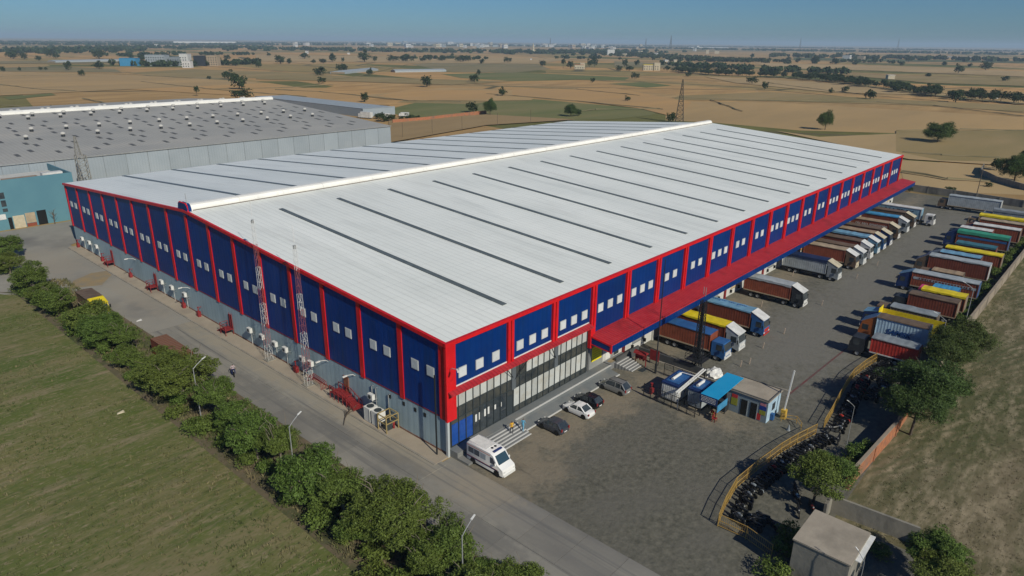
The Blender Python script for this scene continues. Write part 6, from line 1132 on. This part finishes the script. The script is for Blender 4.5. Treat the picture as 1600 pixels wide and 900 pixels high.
B(-35,35,-10,10,0,8).build('wall',P_('cream'),t); MB().lathe([(5,0),(4.6,18),(5.6,19),(3.6,20),(3.2,28),(4,29),(2,31),(.3,38)],(0,0,0),12).build('tower',P_('cream'),t); B(20,60,-8,8,0,11).build('side_hall',P_('ltan'),t)
block(951,692,16,10,7,P_('cream'),'cream farmhouse with a red roof band among trees',rows=1,roofm=P_('orange'),name='farmhouse',cat='house'); block(958,690,8,8,10,P_('cream'),'upper storey block of the cream farmhouse',rows=1,name='farmhouse',cat='house')
block(1008,590,16,9,9,P_('cream'),'yellow painted farmhouse among the trees',rows=2,name='farmhouse',cat='house',roofm=P_('yellow')); block(1020,580,10,9,12,P_('cream'),'pale two storey farmhouse beside the yellow one',rows=2,name='farmhouse',cat='house')
t=thing('greenhouse','long pale polytunnel shed, farther of the pair in the fields','greenhouse',(575,815,0),-.55+1.1); MB().prism([(-11,0),(-11,2.4),(0,4.2),(11,2.4),(11,0)],0,-62,62).build('tunnel_cover',P_('lgrey'),t); B(-62.2,-62,-10,10,.2,2.3).build('end_wall',P_('tan'),t)
t=thing('greenhouse','pale polytunnel shed, nearer of the pair in the fields','greenhouse',(655,768,0),-.25); MB().prism([(-8,0),(-8,2.4),(0,4),(8,2.4),(8,0)],0,-42,42).build('tunnel_cover',P_('lgrey'),t); B(-42.2,-42,-7.5,7.5,.2,2.3).build('end_wall',P_('tan'),t)
t=thing('greenhouse','flat pale polytunnel at the far left of the fields','greenhouse',(420,1445,0),.25); MB().prism([(-12,0),(-12,3),(0,4.5),(12,3),(12,0)],0,-62,62).build('tunnel_cover',P_('lgrey'),t); B(-62.2,-62,-10,10,.2,2.3).build('end_wall',P_('tan'),t)
# ---------------------------------------------------------------- trees
def leaf_mesh(name,seed,n_cl,per,leaf,m,rx=1,rz=.8,cl=.26,flat=.15,elong=1.0,inner=.12,lift=0):
    """unit-radius crown centred on the origin: leaves gathered in clumps over an uneven ellipsoid"""
    g=np.random.default_rng(seed)
    d=g.normal(size=(n_cl,3)); d/=np.linalg.norm(d,axis=1)[:,None]; d[:,2]=np.where(d[:,2]<-.55,-d[:,2],d[:,2])
    bump=1+.20*np.sin(3*d[:,0]*2+seed)+.17*np.cos(4*d[:,1]+seed*2)+.12*np.sin(7*d[:,2]+5*d[:,0]+seed)
    rad=(g.uniform(.55,1,n_cl)**.6)*bump
    c=d*rad[:,None]*np.array([rx,rx,rz])*.80
    cs=cl*g.uniform(.6,1.35,n_cl)
    k=np.repeat(np.arange(n_cl),per); e=g.normal(size=(len(k),3)); e/=np.linalg.norm(e,axis=1)[:,None]
    rr_=g.uniform(.25,1,len(k))**.5
    p=c[k]+e*rr_[:,None]*cs[k][:,None]*np.array([1,1,.72])
    # sparse inner leaves
    ni=int(len(k)*inner); q=g.normal(size=(ni,3)); q/=np.linalg.norm(q,axis=1)[:,None]; q*= (g.uniform(0,1,ni)**.5*.75)[:,None]*np.array([rx,rx,rz]); p=np.vstack([p,q])
    nn=len(p); nrm=g.normal(size=(nn,3))+p/np.maximum(np.linalg.norm(p,axis=1)[:,None],.1)*.8+np.array([0,0,.7]); nrm/=np.linalg.norm(nrm,axis=1)[:,None]
    a=np.cross(nrm,g.normal(size=(nn,3))); a/=np.linalg.norm(a,axis=1)[:,None]; b=np.cross(nrm,a)
    s=leaf*g.uniform(.6,1.4,nn); a*=(s*elong)[:,None]; b*=(s*.5)[:,None]
    p[:,2]+=lift
    V=np.stack([p-a,p-b*.9,p+a,p+b],1).reshape(-1,3)
    me=bpy.data.meshes.new(name); me.vertices.add(len(V)); me.vertices.foreach_set('co',V.astype(np.float32).ravel())
    me.loops.add(nn*4); me.loops.foreach_set('vertex_index',np.arange(nn*4,dtype=np.int32)); me.polygons.add(nn); me.polygons.foreach_set('loop_start',np.arange(0,nn*4,4,dtype=np.int32)); me.polygons.foreach_set('loop_total',np.full(nn,4,dtype=np.int32))
    me.materials.append(m); me.update(calc_edges=True); return me
def trunk_mesh(name,seed,m,h0=-1.15,spread=.75,r=.055,nb=9,ztop=.55):
    rr_=random.Random(seed); mb=MB(); mb.tube([(0,0,h0),(.03,.02,h0*.55),(0,.03,-.35)],[r*1.3,r,r*.85],7)
    for k in range(nb):
        a=2*math.pi*k/nb+rr_.uniform(-.4,.4); s=spread*rr_.uniform(.55,1.05); z=rr_.uniform(.05,ztop)
        mb.tube([(0,.03,-.4),(math.cos(a)*s*.4,math.sin(a)*s*.4,-.1+rr_.uniform(-.1,.1)),(math.cos(a)*s*.8,math.sin(a)*s*.8,z*.7),(math.cos(a+.2)*s,math.sin(a+.2)*s,z)],[r*.6,r*.42,r*.25,r*.1],5)
    return mb.mesh(name,m)
LH=[leaf_mesh('crown',s,115,125,.031,m_leaf,cl=.20,elong=1.35,inner=.06) for s in (1,2,3,4,5,6)]
LB=[leaf_mesh('crown',s,200,130,.020,m_leaf,cl=.155,elong=1.6,inner=.06) for s in (11,12)]
LA=[leaf_mesh('crown',s,230,90,.020,m_leafd,rz=.72,cl=.19,elong=2.0) for s in (21,22,23)]
LF=[leaf_mesh('crown',s,34,16,.13,m_leaff,cl=.34,rz=r_) for s,r_ in ((31,.75),(32,.95),(33,.65),(34,.85))]
LS=[leaf_mesh('foliage',s,40,26,.085,m_leaf,rz=.75,cl=.32) for s in (41,42)]
TH=[trunk_mesh('trunk',s,m_twig,nb=15,spread=.9,ztop=.8) for s in (1,2)]; TA=[trunk_mesh('trunk',s,m_bark,r=.04) for s in (3,4)]; TF=[trunk_mesh('trunk',s,m_bark,nb=5,r=.06,h0=-1.3) for s in (5,6)]
def tree(x,y,rad,h,label,crown,trunk,group,cat='tree',name='tree',z=.05,sx=1,crz=None):
    """h: height of crown top; crown centre placed so that its top reaches h"""
    t=thing(name,label,cat,(x,y,z),0,group); cr=rad*(crz or 1)
    zc=max(h-cr*.85,cr*.5)
    a=RNG.uniform(0,6.28)
    link('crown',crown,t,(0,0,zc),a,(rad*sx,rad/sx,cr)); k=zc/1.15 if trunk in TH or trunk in TA else zc/1.3
    link('trunk',trunk,t,(0,0,zc),a,(rad*.9,rad*.9,k)); return t
HED=[(-13.2,122,3.2,5.2,'hedge tree at the very top of the row beside the road end'),(-16.0,110,2.6,4.6,'hedge tree second from the top of the row'),(-15.8,94.4,3.3,5.6,'round hedge tree third from the top of the row'),(-16.6,86,2.3,4.2,'smaller hedge tree below the third one from the top'),
(-16.6,78.5,2.9,5.0,'hedge tree just above the yellow fronted truck'),(-15.3,66.0,3.3,5.6,'dense hedge tree just below the yellow fronted truck'),(-15.6,59.5,3.9,6.0,'wide hedge tree between the yellow fronted truck and the rust container'),(-14.6,54.6,2.1,4.4,'thin branched hedge tree leaning over the road above the rust container'),
(-16.2,49,2.2,3.6,'low hedge tree beside the top of the rust container'),(-15.3,39.3,3.8,6.4,'biggest hedge tree, farther half, beside the rust container'),(-15.0,34.2,4.2,7.0,'biggest hedge tree, nearer half, opposite the motorcyclist'),(-14.3,25.8,2.4,5.6,'slim hedge tree just below the biggest one'),(-14.2,21.2,2.5,5.2,'hedge tree with small pale blossoms'),
(-15.3,14.6,3.0,5.6,'hedge tree under the lamp opposite the condensers'),(-14.6,10.4,2.3,6.2,'upright leafy hedge tree with bare stems opposite the condensers'),(-14.9,3.6,3.6,6.2,'broad hedge tree opposite the building corner, farther of two'),(-14.2,-.2,2.6,5.4,'broad hedge tree opposite the building corner, nearer of two'),
(-15.2,-5.2,2.6,4.6,'dark low hedge tree beside the feathery big one'),(-13.8,-7.6,4.1,7.0,'big feathery hedge tree near the bottom of the row'),(-12.6,-13.6,2.7,5.0,'hedge tree just behind the lowest street lamp'),(-14.4,-13.2,2.6,4.6,'dark hedge tree left of the lowest street lamp'),(-12.2,-17.6,2.0,4.0,'small hedge tree right of the lowest street lamp'),(-11.4,-20.4,2.3,4.2,'last hedge tree at the bottom edge of the photo'),(-15.2,-18.6,2.8,5.0,'hedge tree at the bottom, left of the last two')]
for i,(x,y,r_,h_,l) in enumerate(HED):
    big=r_>=3.75; r_*=1.06
    tree(x,y,r_,h_*RNG.uniform(.9,1.12),l,(LB[i%2] if big else LH[i%6]),TH[i%2],'roadside hedge trees',sx=RNG.uniform(.93,1.1),crz=RNG.uniform(.75,.92))
us=MB()
def shrub(x,y,r_,h_,label,group,k=None): 
    o=link('shrub',LS[RNG.randrange(2) if k is None else k],None,(x,y,h_*.42),RNG.uniform(0,6),(r_,r_,h_*.6)); tag(o,label,'shrub',group); return o
for i in range(46): shrub(-16.2+RNG.uniform(-1.3,1.6),-22+i*3.05+RNG.uniform(-1,1),RNG.uniform(1.1,1.9),RNG.uniform(1.4,2.6),ordn(45-i)+' low shrub from the far end along the foot of the roadside hedge','shrubs at the foot of the hedge')
for i in range(27): shrub(86+i*4.0+RNG.uniform(-1,1),-35.0-.02*i+RNG.uniform(-.3,.5),RNG.uniform(.9,1.6),RNG.uniform(1.3,2.6),ordn(i)+' green shrub from the acacias between the parked trucks and the tan wall','shrubs along the tan wall')
for x,y,r_,h_,l in ((30.8,-34.6,1.5,2.4,'bright shrub against the brick wall beside the lamp pole'),(27.8,-34.6,1.2,2.0,'small shrub at the lower end of the brick wall'),(33.5,-35.0,1.1,1.8,'dark shrub farther along the brick wall'),(57.5,-33.6,1.3,3.2,'shrub screening the red container truck'),(56.0,-35.6,1.6,2.6,'shrub at the top end of the brick wall'),(6.8,-34.9,1.6,1.9,'blossoming shrub in front of the concrete hut'),(4.8,-36.6,1.5,1.9,'second blossoming shrub in front of the concrete hut'),(12.4,-34.2,1.4,2.2,'dark shrub in the corner beside the concrete hut'),(10.2,-34.3,1.2,1.9,'dark shrub between the railing and the concrete hut'),(6.0,-38.8,1.3,1.5,'low shrub below the concrete hut'),(16.2,-41.0,1.2,1.1,'weedy shrub behind the concrete hut'),(2.4,-40.2,1.6,1.8,'shrub at the bottom edge before the hut')): shrub(x,y,r_,h_,l,'shrubs in the yard corner')
for i,(x,y,r_,h_,l,s_) in enumerate(((66.5,-37.6,4.3,7.4,'spreading dark acacia behind the red container truck, farther crown',0),(61.5,-37.4,3.8,6.6,'spreading dark acacia behind the red container truck, nearer crown',1),(45.6,-37.6,4.9,8.6,'largest dark acacia overhanging the upper motorcycle park',2),(41.0,-37.8,3.9,7.0,'dark acacia crown on the camera side of the largest one',0),(50.5,-38.4,3.1,5.6,'small acacia between the two big groups',1),(19.6,-33.8,3.1,5.6,'round tree in the middle of the lower motorcycle park',2),(21.8,-34.8,2.3,5.0,'small tree touching the round one by the brick wall end',1),(15.5,-45.4,2.6,5.2,'tree behind the compound wall, farther one',0),(13.2,-46.0,2.4,4.8,'tree behind the compound wall, nearer one',1))):
    tree(x,y,r_,h_,l,(LA[s_] if i<5 else LH[s_]),TA[i%2],'trees along the boundary wall',sx=RNG.uniform(.95,1.08),crz=.78)
for i,(x,y,h_,w_,l) in enumerate(FAR_TREES):
    big=h_>7.5 and math.hypot(x,y)<420
    tree(x,y,w_/2*1.08,h_,l,(LA[i%3] if big else LF[i%4]),(TA[i%2] if big else TF[i%2]),'trees standing in the fields',name='field_tree',z=0,crz=min(1.5,max(.7,h_*.46/(w_/2)/.78)),sx=RNG.uniform(.9,1.1))
# trees along the distant road
rr=random.Random(12); L_=[]
for a,b in zip(FAR_ROAD,FAR_ROAD[1:]):
    l=math.dist(a,b); n=int(l/4.6)
    for i in range(n):
        s=(i+rr.random())/n; off=rr.uniform(-14,14); L_.append((a[0]+(b[0]-a[0])*s+off,a[1]+(b[1]-a[1])*s-off))
for x,y in L_[:150]:
    w_=rr.uniform(4,7.6)
    t=thing('roadside_tree','dark tree in the row along the distant road','tree',(x,y,0),0,'trees along the distant road'); c=rr.randrange(4); hh=rr.uniform(6.5,10.5)
    link('crown',LF[c],t,(0,0,hh*.55),rr.uniform(0,6),(w_,w_,hh*.5)); link('trunk',TF[c%2],t,(0,0,hh*.5),0,(w_*.6,w_*.6,hh*.4))
sheet('distant_road',[(p[0]-4,p[1]+4) for p in FAR_ROAD]+[(p[0]+5,p[1]-5) for p in FAR_ROAD[::-1]],.7,FM['dim'])
# far woods: one mass per belt
g=np.random.default_rng(7)
for path,wd,dens in BELTS:
    path=[p if math.hypot(*p)<9000 else (p[0]*9000/math.hypot(*p),p[1]*9000/math.hypot(*p)) for p in path]
    pts=[]
    dist=np.mean([math.hypot(*p) for p in path])
    for a,b in zip(path,path[1:]):
        l=math.dist(a,b); n=int(min(700,l/ (4.5 if dist<2500 else 12)*dens*1.6))+3
        for i in range(n):
            s=g.random(); w_=g.normal()*wd*(1 if dist<2500 else 4); ang=math.atan2(b[1]-a[1],b[0]-a[0])
            pts.append((a[0]+(b[0]-a[0])*s-math.sin(ang)*w_,a[1]+(b[1]-a[1])*s+math.cos(ang)*w_))
    pts=np.array(pts); k=26; n=len(pts); rad=g.uniform(4,7.5,n)*(1 if dist<2500 else 1.9); hh=g.uniform(6,10,n)*(1 if dist<2500 else 1.25)
    e=g.normal(size=(n,k,3)); e/=np.linalg.norm(e,axis=2)[:,:,None]
    p=e*np.stack([rad,rad,hh*.5],1)[:,None,:]*g.uniform(.5,1,(n,k))[:,:,None]; p[:,:,0]+=pts[:,0:1]; p[:,:,1]+=pts[:,1:2]; p[:,:,2]+=(hh*.55)[:,None]
    p=p.reshape(-1,3); s=np.repeat(rad,k)*.42; a_=g.normal(size=p.shape); a_/=np.linalg.norm(a_,axis=1)[:,None]; b_=np.cross(a_,g.normal(size=p.shape)); b_/=np.linalg.norm(b_,axis=1)[:,None]
    a_*=s[:,None]; b_*=s[:,None]; V=np.stack([p-a_,p-b_,p+a_,p+b_],1).reshape(-1,3); nn=len(p)
    me=bpy.data.meshes.new('far_woodland'); me.vertices.add(len(V)); me.vertices.foreach_set('co',V.astype(np.float32).ravel()); me.loops.add(nn*4); me.loops.foreach_set('vertex_index',np.arange(nn*4,dtype=np.int32)); me.polygons.add(nn); me.polygons.foreach_set('loop_start',np.arange(0,nn*4,4,dtype=np.int32)); me.polygons.foreach_set('loop_total',np.full(nn,4,dtype=np.int32)); me.materials.append(m_leaff); me.update(calc_edges=True)
    tag(link('far_woodland',me),kind='stuff')
# grass tufts, weeds
def tufts(name,n,area,hmin,hmax,m,seed,clump=.5,keep=None):
    g=np.random.default_rng(seed); x=g.uniform(area[0],area[1],n); y=g.uniform(area[2],area[3],n)
    if keep is not None: k=keep(x,y,g); x,y=x[k],y[k]
    n=len(x); B_=5; X=np.repeat(x,B_)+g.normal(size=n*B_)*.12; Y=np.repeat(y,B_)+g.normal(size=n*B_)*.12; h=np.repeat(g.uniform(hmin,hmax,n),B_)*g.uniform(.6,1.2,n*B_); a=g.uniform(0,6.28,n*B_); w=h*.22
    lx=g.normal(size=n*B_)*h*.45; ly=g.normal(size=n*B_)*h*.45; z=.05
    V=np.stack([np.stack([X-np.cos(a)*w,Y-np.sin(a)*w,np.full_like(X,z)],1),np.stack([X+np.cos(a)*w,Y+np.sin(a)*w,np.full_like(X,z)],1),np.stack([X+lx,Y+ly,z+h],1)],1).reshape(-1,3); N=len(X)
    me=bpy.data.meshes.new(name); me.vertices.add(len(V)); me.vertices.foreach_set('co',V.astype(np.float32).ravel()); me.loops.add(N*3); me.loops.foreach_set('vertex_index',np.arange(N*3,dtype=np.int32)); me.polygons.add(N); me.polygons.foreach_set('loop_start',np.arange(0,N*3,3,dtype=np.int32)); me.polygons.foreach_set('loop_total',np.full(N,3,dtype=np.int32)); me.materials.append(m); me.update(calc_edges=True)
    tag(link(name,me),kind='stuff')
m_tuft=mat('grass_blade',(.062,.088,.026),.9,c2=(.16,.145,.07),scale=.12,contrast=(.42,.6),island=.3)
m_tuftd=mat('dry_grass_blade',(.15,.13,.075),.9,c2=(.07,.08,.034),scale=.1,contrast=(.45,.6),island=.3)
def keepL(x,y,g): v=np.sin(x*.21+y*.05)+np.sin(y*.31-x*.1)+g.normal(size=len(x))*.9; return v>-.2
tufts('grass_tufts',26000,(-75,-16.8,-35,90),.08,.32,m_tuft,1,keep=keepL)
tufts('dry_grass_tufts',15000,(19,110,-75,-37.4),.05,.17,m_tuftd,2)
tufts('verge_weeds',5000,(-17.5,-9.6,-30,100),.2,.6,m_tuft,3)
for x,y,l in ((-22.5,-16.0,'dark weedy bush alone in the rough grass field'),(-30,3,'low weedy bush in the middle of the rough grass field')): shrub(x,y,.9,1.0,l,'bushes in the grass field')
# litter
for x,y,c,l in ((-17.5,-13.5,'yellow','scrap of yellow plastic lying in the rough grass'),(-21.6,37.0,'cream','scrap of pale plastic lying in the grass beside the hedge'),(-8.2,66.5,'white','white scrap lying on the road above the rust container'),(-8.6,45.5,'white','white scrap lying on the road beside the rust container')):
    tag(MB().hexa([(-.5,-.2,0),(.4,-.3,0),(.5,.25,0),(-.3,.3,0)],[(-.4,-.15,.12),(.35,-.2,.05),(.4,.2,.16),(-.25,.2,.06)]).build('plastic_scrap',P_(c),None,(x,y,.1)),l,'litter')
# ---------------------------------------------------------------- haze
hb=MB().box(-33000,33000,-33000,33000,-1.0,110.0); hme=bpy.data.meshes.new('haze'); hme.from_pydata(hb.v,[],hb.f); hme.update()
bm3=bmesh.new(); bm3.from_mesh(hme); bmesh.ops.recalc_face_normals(bm3,faces=bm3.faces); bm3.to_mesh(hme); bm3.free()
M=bpy.data.materials.new('haze_air'); M.use_nodes=True; n_=M.node_tree; n_.nodes.clear(); out=n_.nodes.new('ShaderNodeOutputMaterial'); pv_=n_.nodes.new('ShaderNodeVolumePrincipled')
pv_.inputs['Color'].default_value=(.62,.82,1,1); pv_.inputs['Density'].default_value=HAZE; pv_.inputs['Anisotropy'].default_value=.0
n_.links.new(pv_.outputs[0],out.inputs['Volume']); hme.materials.append(M)
tag(link('haze',hme),kind='stuff')
